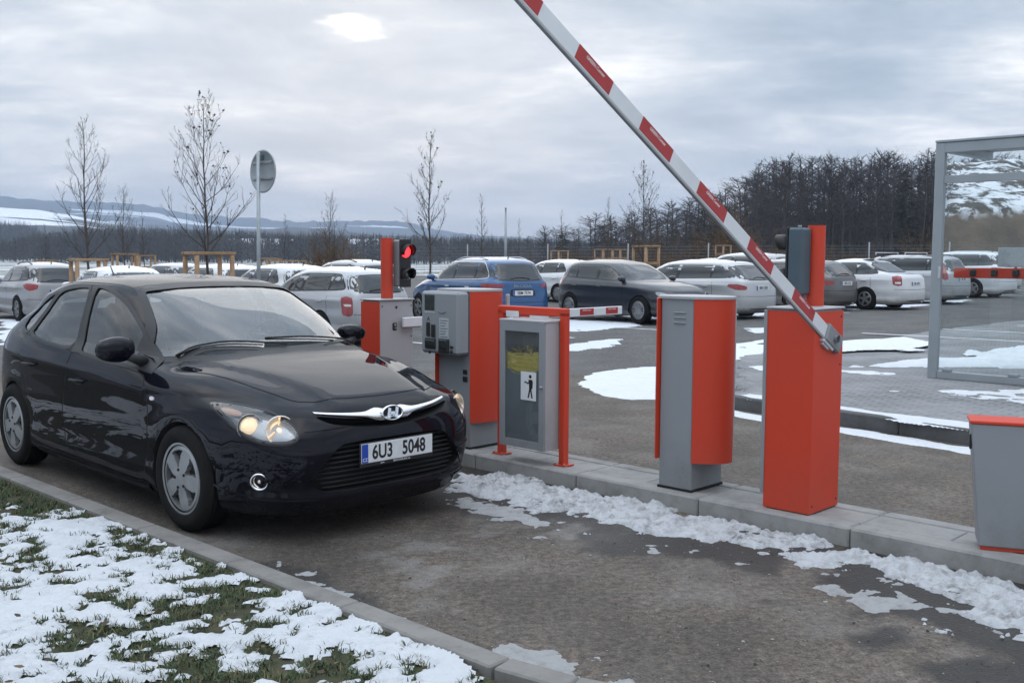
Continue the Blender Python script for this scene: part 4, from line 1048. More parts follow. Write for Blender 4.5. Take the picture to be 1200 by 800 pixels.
HCAV=dict(front=[(-.25,.55),(-.25,.80),(-.26,.940),(-.52,1.075),(-.84,1.225),(-1.10,1.335),(-1.35,1.395),(-1.6,1.420),(-1.85,1.428)],
 rear=[(-3.08,.55),(-3.1,.8),(-3.04,.98),(-2.94,1.15),(-2.8,1.29),(-2.5,1.372),(-2.2,1.415),(-1.85,1.428)],
 side=[(.78,.55),(.79,.9),(.76,.98),(.715,1.08),(.65,1.24),(.595,1.335),(.51,1.385),(.3,1.418),(0,1.428)],
 nf=[(.5,6),(1.03,4),(1.2,4.6),(1.38,4.6),(1.43,2.4)],nr=[(.5,6),(1.2,5),(1.38,4.5),(1.43,2.4)],xm=HERO['xm'])
DL=(Vector((.5083,.8612,0)),Vector((-.8612,.5083,0)))     # frame that looks at the front corner
def build_hero():
    root=empty('parked_car',(-1.30,6.48,0),-.783,'black five-door hatchback with lit headlights, waiting beside the ticket machine','car')
    root.name='black_hatchback'
    V,Fc=body_grid(HERO,160,.022); S_=Surf(V,Fc)
    mats=[M_hero,M_dark,M_fabric,M_trim]
    cut=[]
    cv,cf=body_grid(HCAV,64,.06); cut.append((cv,cf,2))
    for sx in(0,-2.65):
        for s in(-1,1): v,f=cyl(sx,.305,.340,s*.50,s*1.2,64); cut.append((v,f,1))
    wfront=[(-.62,.915),(-.67,1.01),(-.86,1.15),(-1.15,1.288),(-1.4,1.352),(-1.58,1.376),(-1.66,1.376),(-1.49,.975),(-1.44,.945),(-1.0,.920)]
    wrear=[(-1.565,.955),(-1.735,1.373),(-1.95,1.371),(-2.18,1.343),(-2.25,1.30),(-2.41,1.07),(-2.40,1.015),(-2.1,.982)]
    wquart=[(-2.30,1.315),(-2.335,1.255),(-2.46,1.07),(-2.52,1.02),(-2.66,1.05),(-2.66,1.13),(-2.54,1.225),(-2.38,1.300)]
    wins=[chaikin(w,2,.18) for w in(wfront,wrear,wquart)]
    ws=[(-.77,.948),(-.57,.972),(-.3,.990),(0,.996),(.3,.990),(.57,.972),(.77,.948),(.64,1.20),(.565,1.36),(.53,1.380),(.3,1.399),(0,1.404),(-.3,1.399),(-.53,1.380),(-.565,1.36),(-.64,1.20)]
    ws=chaikin(ws,1,.2)
    wb=chaikin([(-.60,1.08),(0,1.06),(.60,1.08),(.54,1.30),(.45,1.33),(0,1.345),(-.45,1.33),(-.54,1.30)],2,.2)
    for w in wins:
        for s in(-1,1): v,f=prism_obj(w,'R',-1.2,-.45,1 if s<0 else -1); cut.append((v,f,0))
    v,f=prism_obj(ws,'F',-.3,1.36); cut.append((v,f,0))
    v,f=prism_obj(wb,'B',-3.6,-2.85); cut.append((v,f,0))
    # headlamp pockets
    HL=[(-.60,.782),(-.50,.785),(-.35,.770),(-.24,.748),(-.15,.70),(-.105,.645),(-.112,.605),(-.17,.582),(-.30,.585),(-.38,.612),(-.46,.665),(-.54,.73)]
    HLs=chaikin(HL,2,.2)
    A0=Vector((.45,-.70,.70)); dist=A0.dot(DL[1])
    for s in(1,-1): v,f=prism_obj(offset2d(HLs,.012),DL,dist-.5,dist+.085,s); cut.append((v,f,1))
    # upper grille slot and lower intake
    ug=chaikin([(-.50,.728),(-.28,.695),(0,.682),(.28,.695),(.50,.728),(.40,.672),(.2,.640),(0,.632),(-.2,.640),(-.40,.672)],2,.2)
    v,f=prism_obj(ug,'F',-1.2,-.70); cut.append((v,f,1))
    li=chaikin([(-.40,.545),(-.33,.572),(.33,.572),(.40,.545),(.47,.47),(.56,.385),(.50,.325),(.42,.298),(-.42,.298),(-.50,.325),(-.56,.385),(-.47,.47)],1,.2)
    v,f=prism_obj(li,'F',-1.2,-.74); cut.append((v,f,1))
    body=carve('body',V,Fc,mats,cut,S_,root)
    # ---- glass
    for i,w in enumerate(wins):
        for s in(1,-1):
            g=patch(S_,offset2d(w,-.004),'R','side_window',M_sglass,root,eps=-.006,step=.06,skirt=0,side=s)
            strip(S_,offset2d(w,-.018),.024,'R','window_seal',M_black,g,eps=.0022,side=s)
            strip(S_,w,.004,'R','seal',M_black,g,eps=.0012,side=s,thick=.02)
    pil=[(-1.585,.995),(-1.735,1.385),(-1.76,1.385),(-1.615,.995)]
    for s in(1,-1):
        patch(S_,[(-1.465,.94),(-1.65,1.388),(-1.74,1.388),(-1.59,.94)],'R','door_pillar_trim',M_black,root,eps=.0016,step=.06,side=s)
        patch(S_,[(-2.22,1.325),(-2.42,1.01),(-2.47,1.03),(-2.33,1.29),(-2.29,1.322)],'R','door_pillar_trim',M_black,root,eps=.0016,step=.06,side=s)
        patch(S_,[(-.44,.880),(-.50,.955),(-.70,1.065),(-.80,.915)],'R','mirror_base_trim',M_black,root,eps=.004,step=.04,side=s)
    g=patch(S_,offset2d(ws,-.004),'F','windscreen',M_glass,root,eps=-.005,step=.05,skirt=0)
    strip(S_,offset2d(ws,-.012),.030,'F','windscreen_seal',M_black,g,eps=.0018)
    g=patch(S_,offset2d(wb,-.004),'B','rear_window',M_glass,root,eps=-.005,step=.07,skirt=0)
    strip(S_,offset2d(wb,-.012),.035,'B','rear_window_seal',M_black,g,eps=.0018)
    # ---- doors and bonnet, proud of the body by a hair, dark gap round them
    fd=[(-.50,.865),(-.42,.77),(-.40,.66),(-.41,.48),(-.43,.33),(-.48,.255),(-1.58,.240),(-1.655,.34),(-1.68,.50),(-1.655,.68),(-1.575,.90),(-1.565,.938),(-1.0,.908),(-.60,.885)]
    rd=[(-1.585,.90),(-1.665,.68),(-1.69,.50),(-1.665,.34),(-1.60,.240),(-2.08,.235),(-2.15,.33),(-2.25,.50),(-2.37,.66),(-2.46,.80),(-2.52,.93),(-2.53,1.01),(-2.4,1.005),(-2.0,.97),(-1.575,.942)]
    for s in(1,-1):
        for k,w in enumerate((fd,rd)):
            w=chaikin(w,1,.15)
            d=patch(S_,offset2d(w,.003),'R','door',M_hero,root,eps=.0022,step=.05,skirt=.006,side=s)
            strip(S_,offset2d(w,-.003),.010,'R','door_gap',M_dark,d,eps=.0006,side=s,thick=0)
            hx,hz=((-1.41,.76),(-2.27,.805))[k]
            u,_,dd=frame('R'); 
            l,nn=S_.hit(Vector((hx,-2*s,hz)),Vector((0,s,0)))
            b=MB(); y0=abs(l.y); sy=-1 if s>0 else 1
            pts=[(hx-.085,sy*(y0-.004),hz-.002),(hx-.07,sy*(y0+.026),hz),(hx-.0,sy*(y0+.034),hz+.003),(hx+.07,sy*(y0+.026),hz+.002),(hx+.085,sy*(y0-.004),hz)]
            b.tube([tuple(a) for a in cspline(pts,5)],.0125,8)
            b.build('door_handle',M_hero,d)
            patch(S_,chaikin([(hx-.065,hz-.03),(hx+.065,hz-.03),(hx+.065,hz+.022),(hx-.065,hz+.022)],2),'R','handle_recess',M_dark,d,eps=.003,step=.04,side=s,skirt=0)
    # bonnet outline in plan (x,y)
    bn=[(.735,0),(.725,.22),(.685,.40),(.62,.505),(.40,.585),(.10,.655),(-.15,.71),(-.335,.735),(-.31,.62),(-.22,.40),(-.16,.2),(-.145,0)]
    bn=bn+[(x,-y) for x,y in bn[-2:0:-1]]
    bn=chaikin(bn,1,.15)
    d=patch(S_,offset2d(bn,.003),'T','bonnet',M_hero,root,eps=.0025,step=.035,skirt=.007)
    strip(S_,offset2d(bn,-.003),.010,'T','bonnet_gap',M_dark,d,eps=.0006,thick=0)
    # cowl under the screen
    cw=[(-.155,0),(-.17,.2),(-.23,.40),(-.34,.60),(-.38,.735),(-.44,.725),(-.39,.58),(-.28,.40),(-.21,.2),(-.195,0)]; cw=cw+[(x,-y) for x,y in cw[-2:0:-1]]
    patch(S_,cw,'T','windscreen_cowl',M_black,root,eps=.0015,step=.04,skirt=0)
    # ---- wipers
    for (a,b_) in(((-.26,.54,.99),(-.32,-.12,1.03)),((-.21,-.02,.985),(-.43,-.68,.99))):
        w=MB(); P=[]
        for t in np.linspace(0,1,14):
            q=Vector(a).lerp(Vector(b_),t); l,nn,_=S_.near(q); P.append(l+nn*(.016+.012*math.sin(t*math.pi)))
        w.tube(P,[.007]*14,6); 
        P2=[S_.near(p)[0]+S_.near(p)[1]*.006 for p in P]; w.tube(P2[3:],.005,5)
        w.build('wiper',M_black,root)
    # ---- roof: channels, antenna, seam to the windscreen
    for s in(1,-1):
        strip(S_,[(-1.13,s*.555),(-1.5,s*.575),(-2.0,s*.575),(-2.6,s*.56),(-2.95,s*.54)],.012,'T','roof_channel',M_black,root,eps=.0015,closed=False,thick=0)
    a=MB(); l,nn=S_.hit(Vector((-2.75,0,3)),Vector((0,0,-1))); a.lathe([(.03,0),(.026,.012),(.012,.03),(0,.034)],12,0,Matrix.Translation(l)); a.tube([l+Vector((0,0,.02)),l+Vector((-.11,0,.15))],[.008,.005],6); a.build('antenna',M_black,root)
    # ---- mirrors
    for s in(1,-1):
        b=MB(); n1,n2=20,28
        V2=[];F2=[]
        for i in range(n1+1):
            ph=math.pi*i/n1
            for k in range(n2):
                th=2*math.pi*k/n2
                cx=abs(math.cos(th))**.75*math.copysign(1,math.cos(th)); sx=abs(math.sin(th))**.75*math.copysign(1,math.sin(th))
                a=math.sin(ph)**.7; yy=-math.cos(ph)
                w=.095*(1-.18*yy); hh=.080*(1-.12*yy)
                V2.append((.022+w*a*cx*.85-.03*(1 if False else 0)-.02*yy,.125*yy,hh*a*sx))
        for i in range(n1):
            for k in range(n2): k2=(k+1)%n2; F2.append((i*n2+k,i*n2+k2,(i+1)*n2+k2,(i+1)*n2+k))
        M=Matrix.Translation((-.64,-.955,1.025) if s>0 else (-.76,.915,1.025))@Matrix.Scale(1 if s>0 else .82,4)
        if s<0: M=M@Matrix.Diagonal((1,-1,1,1))
        b.add(V2,F2,0,True,M@Matrix.Rotation(R(180),4,'Z'))
        m=b.build('door_mirror',M_hero,root)
        b=MB(); b.tube([(-.62 if s>0 else -.72,-s*.78,.935),(-.63 if s>0 else -.73,-s*.86,.97),(-.64 if s>0 else -.74,-s*.90,.99)],[.035,.03,.03],10); b.build('mirror_arm',M_black,m)
        b=MB(); b.box((-.705 if s>0 else -.805,-s*(.955 if s>0 else .935),1.025),(.012,.17,.11),bev=.02); b.build('mirror_glass',M_dglass,m)
    # ---- head lamps
    for s in(1,-1):
        u,_,d=frame(DL); N=lambda uu,z,dep:Vector(((u*uu+d*(dist+dep)).x,(u*uu+d*(dist+dep)).y*s,z))
        lens=patch(S_,HLs,DL,'headlight',M_lens,root,eps=.001,step=.03,skirt=.003,side=s)
        h=lens
        # bezel floor, follows the wing, set back
        patch(S_,offset2d(HLs,.004),DL,'lamp_housing',M_lampgrey,h,eps=-.045,step=.03,skirt=0,side=s)
        strip(S_,offset2d(HLs,-.004),.009,DL,'lamp_rim',M_black,h,eps=.0015,side=s,thick=.05)
        ll=-d.copy(); ll.y*=s
        for (cu,cz,rad,kind) in((-.362,.668,.073,0),(-.205,.655,.083,1)):
            o=u*cu+ZV*cz-d*6; dd=d.copy()
            if s<0: o.y=-o.y; dd.y=-dd.y
            p,nn=S_.hit(o,dd)
            fw=(Vector((1,0,0))*.9+Vector((0,-.35*s,0))).normalized() if True else ll
            fw=(ll+Vector((.5,0,.0))).normalized()
            M=Matrix.Translation(p-ll*.030-fw*.015)@fw.to_track_quat('Z','Y').to_matrix().to_4x4()
            b=MB()
            b.lathe([(rad,.018),(rad*.97,.022),(rad*.92,.018),(rad*.86,.0),(rad*.7,-.022),(rad*.45,-.036),(rad*.16,-.044),(0,-.044)],36,0,M)
            bw=h; b.build('reflector',M_refl if kind else M_refl2,h)
            b=MB()
            if kind==0:
                b.lathe([(rad*.66,-.012),(rad*.60,.006),(rad*.45,.017),(rad*.25,.024),(0,.027)],28,0,M); b.build('projector_lens',M_projlit,bw)
                b=MB(); b.lathe([(rad*.80,.0),(rad*.80,.004),(rad*.67,.006),(rad*.66,-.012)],28,0,M); b.build('lens_ring',M_chrome,bw)
            else:
                b.lathe([(.010,-.04),(.010,-.004),(.007,.004),(0,.007)],14,0,M); b.build('lit_bulb',M_bulb,bw)
                for t in(90,210,330):
                    b=MB(); b.tube([M@Vector((rad*.30*math.cos(R(t)),rad*.30*math.sin(R(t)),-.02)),M@Vector((rad*.92*math.cos(R(t)),rad*.92*math.sin(R(t)),.012))],[.004,.006],6); b.build('reflector_rib',M_bulbdim,bw)
        # amber indicator at the outer tip
        patch(S_,chaikin([(-.55,.770),(-.47,.77),(-.40,.75),(-.43,.725),(-.49,.725)],2),DL,'indicator',M_amberdim,h,eps=-.018,step=.03,skirt=0,side=s)
    # ---- fog lamp corners
    for s in(1,-1):
        r=patch(S_,chaikin([(-.50,.425),(-.36,.452),(-.005,.445),(-.0,.42),(-.13,.30),(-.34,.335),(-.47,.375)],1,.2),DL,'fog_lamp_panel',M_hero,root,eps=.005,step=.03,skirt=.007,side=s)
        u,_,d=frame(DL); o=u*(-.315)+ZV*.378-d*6; dd=d.copy()
        if s<0: o.y=-o.y; dd.y=-dd.y
        p,nn=S_.hit(o,dd); fw=(nn+Vector((.4,0,0))).normalized(); M=Matrix.Translation(p+nn*.006)@fw.to_track_quat('Z','Y').to_matrix().to_4x4()
        b=MB(); b.lathe([(.050,-.01),(.050,.008),(.044,.010),(.040,.002),(.034,-.008)],28,0,M); fr_=b.build('fog_lamp_ring',M_chrome,r)
        b=MB(); b.lathe([(.040,.0),(.03,-.012),(.012,-.018),(0,-.018)],24,0,M); b.lathe([(.012,-.012),(.01,.0),(0,.002)],12,0,M); b.build('fog_lamp',M_refl,r)
        strip(S_,[(-.66,.36),(-.5,.295),(-.30,.262),(-.02,.262)],.010,DL,'bumper_crease',M_hero,root,eps=.006,closed=False,side=s,thick=.006)
    # ---- chrome bar, badge
    b=MB(); top=[];bot=[];XS=np.linspace(-.475,.475,41)
    for yy in XS:
        q=abs(yy)/.475; zc=.700+.040*q**1.6; th=.0045+.015*(1-q)**1.2+.018*math.exp(-((abs(yy)-.09)/.055)**2)*(1 if abs(yy)>.0 else 1)
        o=S_.hit(Vector((3,yy,zc)),Vector((-1,0,0))); n_=o[1]
        for lst,dz in((top,th),(bot,-th)):
            h_=S_.hit(Vector((3,yy,zc+dz)),Vector((-1,0,0))); lst.append(h_[0]+Vector((.004+.006*(1-q),0,0)))
    mid=[(a+b_)/2+Vector((.010,0,0)) for a,b_ in zip(top,bot)]; back_t=[a-Vector((.03,0,0)) for a in top]; back_b=[a-Vector((.03,0,0)) for a in bot]
    rows=[back_t,top,mid,bot,back_b]; vs=[p for r_ in rows for p in r_]; n=len(XS); fs=[(i*n+k,i*n+k+1,(i+1)*n+k+1,(i+1)*n+k) for i in range(4) for k in range(n-1)]
    b.add(vs,fs,0,True); grille=b.build('grille_bar',M_chrome,root)
    c=S_.hit(Vector((3,0,.703)),Vector((-1,0,0)))[0]+Vector((.016,0,0)); M=Matrix.Translation(c)@Matrix.Rotation(R(90),4,'Z')@Matrix.Rotation(R(82),4,'X')
    b=MB(); el=[(.080*math.cos(t),.045*math.sin(t)) for t in np.linspace(0,2*math.pi,48,endpoint=False)]; e2=[(x*.86,y*.84) for x,y in el]
    n=48; vs=[(x,y,0) for x,y in el]+[(x*.95,y*.95,.010) for x,y in el]+[(x,y,.010) for x,y in e2]+[(x,y,.002) for x,y in e2]
    b.add(vs,[(i*n+k,i*n+(k+1)%n,(i+1)*n+(k+1)%n,(i+1)*n+k) for i in range(3) for k in range(n)],0,True,M)
    for pts in([(-.045,-.027),(-.024,-.032),(-.010,.026),(-.030,.032)],[(.010,-.026),(.030,-.032),(.045,.027),(.024,.032)],[(-.028,-.005),(.020,-.009),(.028,.005),(-.020,.009)]):
        b.prism(pts,.001,.011 if len(pts)==4 else .01,0,M)
    b.build('badge',M_chrome,grille); b=MB(); b.prism(e2,-.004,.002,0,M); b.build('badge_backing',M_dark,grille)
    # ---- intake slats behind the plate, plate
    b=MB()
    for k,zz in enumerate(np.linspace(.325,.545,9)):
        wv=.40+.1*(1-abs(zz-.39)/.16)
        P=[]
        for yy in np.linspace(-wv,wv,15):
            h_=S_.hit(Vector((3,yy,zz)),Vector((-1,0,0)))[0]; P.append(h_-Vector((.028,0,0)))
        b.tube(P,.006,6)
    b.build('intake_grille',M_dark,root)
    # ---- number plate
    pc=Vector((.902,0,.497)); b=MB(); b.box(pc+Vector((0,0,-.006)),(.010,.535,.138),bev=.004); pl=b.build('plate_holder',M_black,root)
    b=MB(); b.box(pc+Vector((.0065,0,.003)),(.004,.52,.110),bev=.0015); p=b.build('number_plate',M_plate,pl); p.parent=root; pl.parent=p
    Mt=lambda y,z,off=.0092:Matrix.Translation(pc+Vector((off,y,z)))@Matrix.Rotation(R(90),4,'Z')@Matrix.Rotation(R(90),4,'X')
    b=MB(); b.box(pc+Vector((.0088,-.236,.003)),(.0012,.044,.107)); b.build('plate_country_band',M_blue,p)
    lettering('plate_characters','6U3',.112,M_ink,p,Mt(-.112,.001),.78,.0028)
    lettering('plate_characters','5048',.112,M_ink,p,Mt(.118,.001),.78,.0028)
    lettering('plate_country_code','CZ',.026,M_inkw,p,Mt(-.236,-.033,.0098))
    lettering('holder_lettering','www.',.012,M_inkw,p,Mt(-.11,-.0625,.0056)); lettering('holder_lettering','BAVOSLAV.cz',.016,M_inkw,p,Mt(.03,-.0625,.0056),1.3)
    # ---- repeater, tow-eye
    for s in(1,-1):
        r=patch(S_,chaikin([(-.37,.735),(-.32,.735),(-.32,.758),(-.37,.758)],2),'R','side_repeater',M_whitelens,root,eps=.006,step=.02,skirt=.008,side=s)
    # ---- sills
    for s in(1,-1): strip(S_,[(-.40,.212),(-1.3,.200),(-2.2,.202)],.035,'R','sill',M_hero,root,eps=.012,closed=False,side=s,thick=.012)
    # ---- wheels
    pr=wheel_protos(.312,.205,.195,'cap5',M_silver)
    for sx in(0,-2.65):
        for s in(-1,1): put_wheel(root,pr,sx,s*.785,.312,.55 if sx==0 else .2,steer=R(2) if sx==0 else 0)
    # ---- interior
    b=MB()
    Vd=[];n=13
    for i,(xx,zz) in enumerate([(-.44,.94),(-.50,.985),(-.62,1.0),(-.80,.985),(-.90,.95),(-.93,.88),(-.90,.70)]):
        for yy in np.linspace(-.76,.76,n): Vd.append((xx-.05*(abs(yy)/.76)**2,yy,zz-.02*(abs(yy)/.76)**3+(.022*math.exp(-((yy-.36)/.16)**2) if 2<=i<=4 else 0)))
    b.add(Vd,[(i*n+k,i*n+k+1,(i+1)*n+k+1,(i+1)*n+k) for i in range(6) for k in range(n-1)],0,True); b.build('dashboard',M_dash,root)
    b=MB(); M=Matrix.Translation((-1.05,.36,.97))@Matrix.Rotation(R(-65),4,'Y')
    P=[(.185*math.cos(t),.185*math.sin(t),0) for t in np.linspace(0,2*math.pi,33)]; b.tube(P,.015,8,M=M,caps=False)
    for t in(0,120,240): b.tube([(0,0,0.02),(.18*math.cos(R(t+60)),.18*math.sin(R(t+60)),0)],.016,6,M=M)
    b.lathe([(.06,0),(.055,.03),(0,.035)],16,0,M); b.build('steering_wheel',M_black,root)
    for yy in(.37,-.37):
        b=MB(); b.box((-1.62,yy,.98),(.13,.46,.56),bev=.05,M=None); b.box((-1.36,yy,.66),(.5,.48,.14),bev=.05); st=b.build('seat',M_seat,root)
        b=MB(); b.box((-1.66,yy,1.265),(.09,.25,.16),bev=.035); b.tube([(-1.65,yy-.06,1.1),(-1.65,yy-.06,1.25)],.007,6); b.tube([(-1.65,yy+.06,1.1),(-1.65,yy+.06,1.25)],.007,6); b.build('headrest',M_seat,st)
    b=MB(); b.box((-2.55,0,.93),(.14,1.25,.5),bev=.05); 
    for yy in(-.4,.4): b.box((-2.58,yy,1.17),(.08,.24,.12),bev=.03)
    b.build('rear_bench',M_fabric,root)
    b=MB(); b.box((-1.17,0,1.335),(.02,.22,.065),bev=.02); b.build('rear_view_mirror',M_black,root)
    # tail lamps
    for s in(1,-1):
        patch(S_,chaikin([(-3.10,.86),(-3.36,.84),(-3.30,1.04),(-3.02,1.02)],2),'R','tail_light',M_redlens,root,eps=.004,step=.05,side=s)
    return root
M_lampgrey=plain('lamp_bezel_grey',(.55,.56,.57),.2,metal=.5)
M_refl=plain('lamp_reflector',(.72,.70,.66),.16,metal=1.)
M_refl.node_tree.nodes['Principled BSDF'].inputs['Emission Color'].default_value=(1,.8,.6,1)
M_refl.node_tree.nodes['Principled BSDF'].inputs['Emission Strength'].default_value=.12
M_refl2=plain('projector_surround',(.30,.30,.30),.15,metal=1.)
M_projlit=emis('lit_projector',(1.,.74,.46),.55)
M_amberdim=plain('indicator_bulb_cap',(.35,.20,.14),.3,metal=.3)
M_seat=plain('front_seat_fabric',(.10,.10,.105),.9,var=.25,bmp=.3,bscale=200)
HEROCAR=build_hero()
# ------------------------------------------------------------------ parked cars
def lerp(a,b,t): return a+(b-a)*t
def pwarp(W,belt):
    def f(V):
        x,y,z=V[:,0].copy(),V[:,1].copy(),V[:,2].copy(); ay=np.abs(y); on=smooth01((ay-(W/2-.14))/.08); zc=belt-.13-.01*x
        y=y+np.sign(y)*on*(.010*np.exp(-((z-zc)/.04)**2)-.012*np.exp(-((z-zc+.17)/.09)**2)+.012*np.exp(-((z-.32)/.05)**2)); return np.stack([x,y,z],1)
    return f
def mkspec(kind,Lc,W,H,wb,fo,hood=.80,cowl=(-.35,1.0),hdr=None,belt=.98,x0=None,tail=.30):
    ro=-(Lc-fo); hdr=hdr if hdr is not None else cowl[0]-.78; x0=x0 if x0 is not None else (hdr+ro)/2-.1; hx=fo-.2
    fr=[(fo-.2,.17),(fo-.05,.21),(fo-.005,.34),(fo,.5),(fo-.02,.62),(fo-.07,hood-.08),(hx,hood),(lerp(hx,cowl[0],.5),lerp(hood,cowl[1],.5)+.035),(cowl[0],cowl[1]),(lerp(cowl[0],hdr,.5)-.0,lerp(cowl[1],H-.10,.5)+.02),(hdr,H-.095),(hdr-.28,H-.03),(x0,H)]
    if kind=='sedan':
        re=[(ro+.2,.17),(ro+.04,.25),(ro,.42),(ro,.60),(ro+.03,.80),(ro+.06,.93),(ro+.12,1.0),(ro+.35,1.035),(ro+.52,1.06),(ro+.9,1.24),(ro+1.2,H-.09),(ro+1.5,H-.03),(x0,H)]
    else:
        re=[(ro+.2,.17),(ro+.04,.25),(ro,.42),(ro,.60),(ro+.02,.80),(ro+.05,belt-.02),(ro+tail*.55,belt+.20),(ro+tail,H-.13),(ro+tail+.12,H-.075),(ro+tail+.5,H-.028),(x0,H)]
    w=W/2
    si=[(w-.09,.17),(w-.02,.24),(w-.01,.42),(w,.6),(w-.004,.75),(w-.018,.86),(w-.045,belt-.03),(w-.085,belt+.03),(w-.14,belt+.13),(w-.21,lerp(belt,H,.6)),(w-.27,H-.13),(w-.33,H-.08),(w-.44,H-.045),(w-.6,H-.02),(.15,H-.003),(0,H)]
    nrv=5.8
    return dict(kind=kind,L=Lc,W=W,H=H,wb=wb,fo=fo,ro=ro,belt=belt,cowl=cowl,hdr=hdr,tail=tail,front=fr,rear=re,side=si,
      warp=pwarp(W,belt),nf=[(.2,3.8),(.6,4.2),(.75,3.9),(.95,2.9),(belt+.05,3.4),(1.2,4.2),(H-.1,4.6),(H-.04,3.4),(H,2.2)],
      nr=[(.2,nrv),(belt,nrv),(H-.12,4.2),(H-.04,3.2),(H,2.2)],xm=[(.2,-1.1),(.9,-1.1),(belt+.05,cowl[0]-1.1),(H-.1,x0),(H,x0)])
def parked(label,sp,mat,wheelstyle='alloy5',rails=None,chrome=False,plate=True,lights='hatch',paintband=None,letters=None,third=True,glassm=None):
    H,W,ro,fo,belt,wb=sp['H'],sp['W'],sp['ro'],sp['fo'],sp['belt'],sp['wb']; gl=glassm or M_dglass
    root=empty('parked_car',(0,0,0),0,label,'car','cars parked in the car park')
    V,Fc=body_grid(sp,112,.036); S_=Surf(V,Fc); cut=[]; rw=.325 if H<1.55 else .345
    for sx in(0,-wb):
        for s in(-1,1): v,f=cyl(sx,rw-.01,rw+.03,s*(W/2-.36),s*1.3,40); cut.append((v,f,1))
    carve('body',V,Fc,[mat,M_dark],cut,S_,root)
    cx,cz=sp['cowl']; hd=sp['hdr']; zr=H-.125; q=W/2
    # glasshouse, seen from the side
    xA=cx-.30
    if sp['kind']=='sedan': tailpts=[(ro+1.28,zr+.01),(ro+1.12,zr-.05),(ro+.80,belt+.12),(ro+.78,belt+.05)]
    elif sp['kind']=='hatch': tailpts=[(ro+sp['tail']+.50,zr+.01),(ro+sp['tail']+.36,zr-.05),(ro+.50,belt+.13),(ro+.52,belt+.07)]
    else: tailpts=[(ro+sp['tail']+.32,zr+.01),(ro+sp['tail']+.20,zr-.05),(ro+.34,belt+.12),(ro+.38,belt+.07)]
    dlo=[(xA,belt-.01),(lerp(xA,hd-.22,.5),lerp(belt,zr,.56)),(hd-.22,zr-.03),(hd-.55,zr+.005)]+tailpts+[(-1.8,belt+.03)]
    dl=chaikin(dlo,2,.18)
    for s in(1,-1):
        fr=patch(S_,dl,'R','window_frame',M_black,root,eps=.002,step=.09,side=s)
        if chrome: strip(S_,offset2d(dl,-.012),.016,'R','chrome_trim',M_alu,fr,eps=.004,side=s,thick=0)
        # panes between pillars
        xb=lerp(xA,tailpts[0][0],.50); cuts=[(xA-.10,xb+.05),(xb-.05,tailpts[0][0]+.18 if third else -9)]+([(tailpts[0][0]+.12,-9)] if third else [])
        base=offset2d(dl,.022)
        for (a,c_) in cuts:
            P=clip_x(clip_x(base,a,True),c_,False)
            if len(P)>3: patch(S_,P,'R','side_window',gl,fr,eps=.0045,step=.09,side=s,skirt=.001)
        # door gaps, handles
        for xx in(xA+.05,xb,lerp(xb,ro,.56)):
            strip(S_,[(xx,belt-.03),(xx-.02,.7),(xx+.0,.30)],.009,'R','door_gap',M_dark,root,eps=.001,closed=False,side=s,thick=0)
        for xx in(xb+.16,lerp(xb,ro,.56)+.20):
            b=MB(); l,_=S_.hit(Vector((xx,-3*s,belt-.13)),Vector((0,s,0))); b.box((xx,l.y-s*.012,belt-.13),(.17,.03,.028),bev=.008); b.build('door_handle',mat if not chrome else M_alu,root)
        # mirror
        l,_=S_.hit(Vector((cx-.33,-3*s,belt+.04)),Vector((0,s,0)))
        b=MB(); M=Matrix.Translation((cx-.33,l.y-s*.12,belt+.06)); n1,n2=8,14; vs=[];fs=[]
        for i in range(n1+1):
            for k in range(n2):
                a=math.pi*i/n1; t=2*math.pi*k/n2; vs.append((.055*math.sin(a)**.7*math.cos(t),-math.cos(a)*.11,.07*math.sin(a)**.7*math.sin(t)))
        for i in range(n1):
            for k in range(n2): fs.append((i*n2+k,i*n2+(k+1)%n2,(i+1)*n2+(k+1)%n2,(i+1)*n2+k))
        b.add(vs,fs,0,True,M); b.build('door_mirror',mat,root)
    # screens
    zc=cz+.02; yb=W/2-.16; yt=W/2-.33
    ws=chaikin([(-yb,zc-.02),(0,zc+.02),(yb,zc-.02),(yt+.02,H-.13),(yt-.05,H-.105),(0,H-.085),(-yt+.05,H-.105),(-yt-.02,H-.13)],1,.2)
    patch(S_,ws,'F','windscreen',gl,root,eps=.003,step=.09,skirt=.002)
    if sp['kind']=='sedan': wb_=[(-yb+.08,1.09),(0,1.08),(yb-.08,1.09),(yt+.02,H-.14),(0,H-.105),(-yt-.02,H-.14)]
    else: wb_=[(-yb+.06,belt+.05),(0,belt+.03),(yb-.06,belt+.05),(yt+.03,H-.19),(yt-.04,H-.165),(0,H-.15),(-yt+.04,H-.165),(-yt-.03,H-.19)]
    wb_=chaikin(wb_,1,.2)
    fr=patch(S_,offset2d(wb_,-.02),'B','rear_window_frame',M_black,root,eps=.002,step=.09,skirt=.001)
    patch(S_,wb_,'B','rear_window',gl,fr,eps=.0045,step=.09,skirt=.001)
    if sp['kind']!='sedan':
        b=MB(); l,_=S_.hit(Vector((-9,.05,belt+.07)),Vector((1,0,0))); P=[]
        for t in np.linspace(0,1,8): 
            h_=S_.hit(Vector((-9,.28-.5*t,belt+.065+.03*math.sin(t*3.1))),Vector((1,0,0)))[0]; P.append(h_-Vector((.015,0,0)))
        b.tube(P,.010,5); b.build('rear_wiper',M_black,root)
    # tail lamps
    D=Vector((.80,.60,0)); U=Vector((.60,-.80,0)); u0=Vector((ro+.05,-(q-.08),0)).dot(U)
    dz=belt-.97
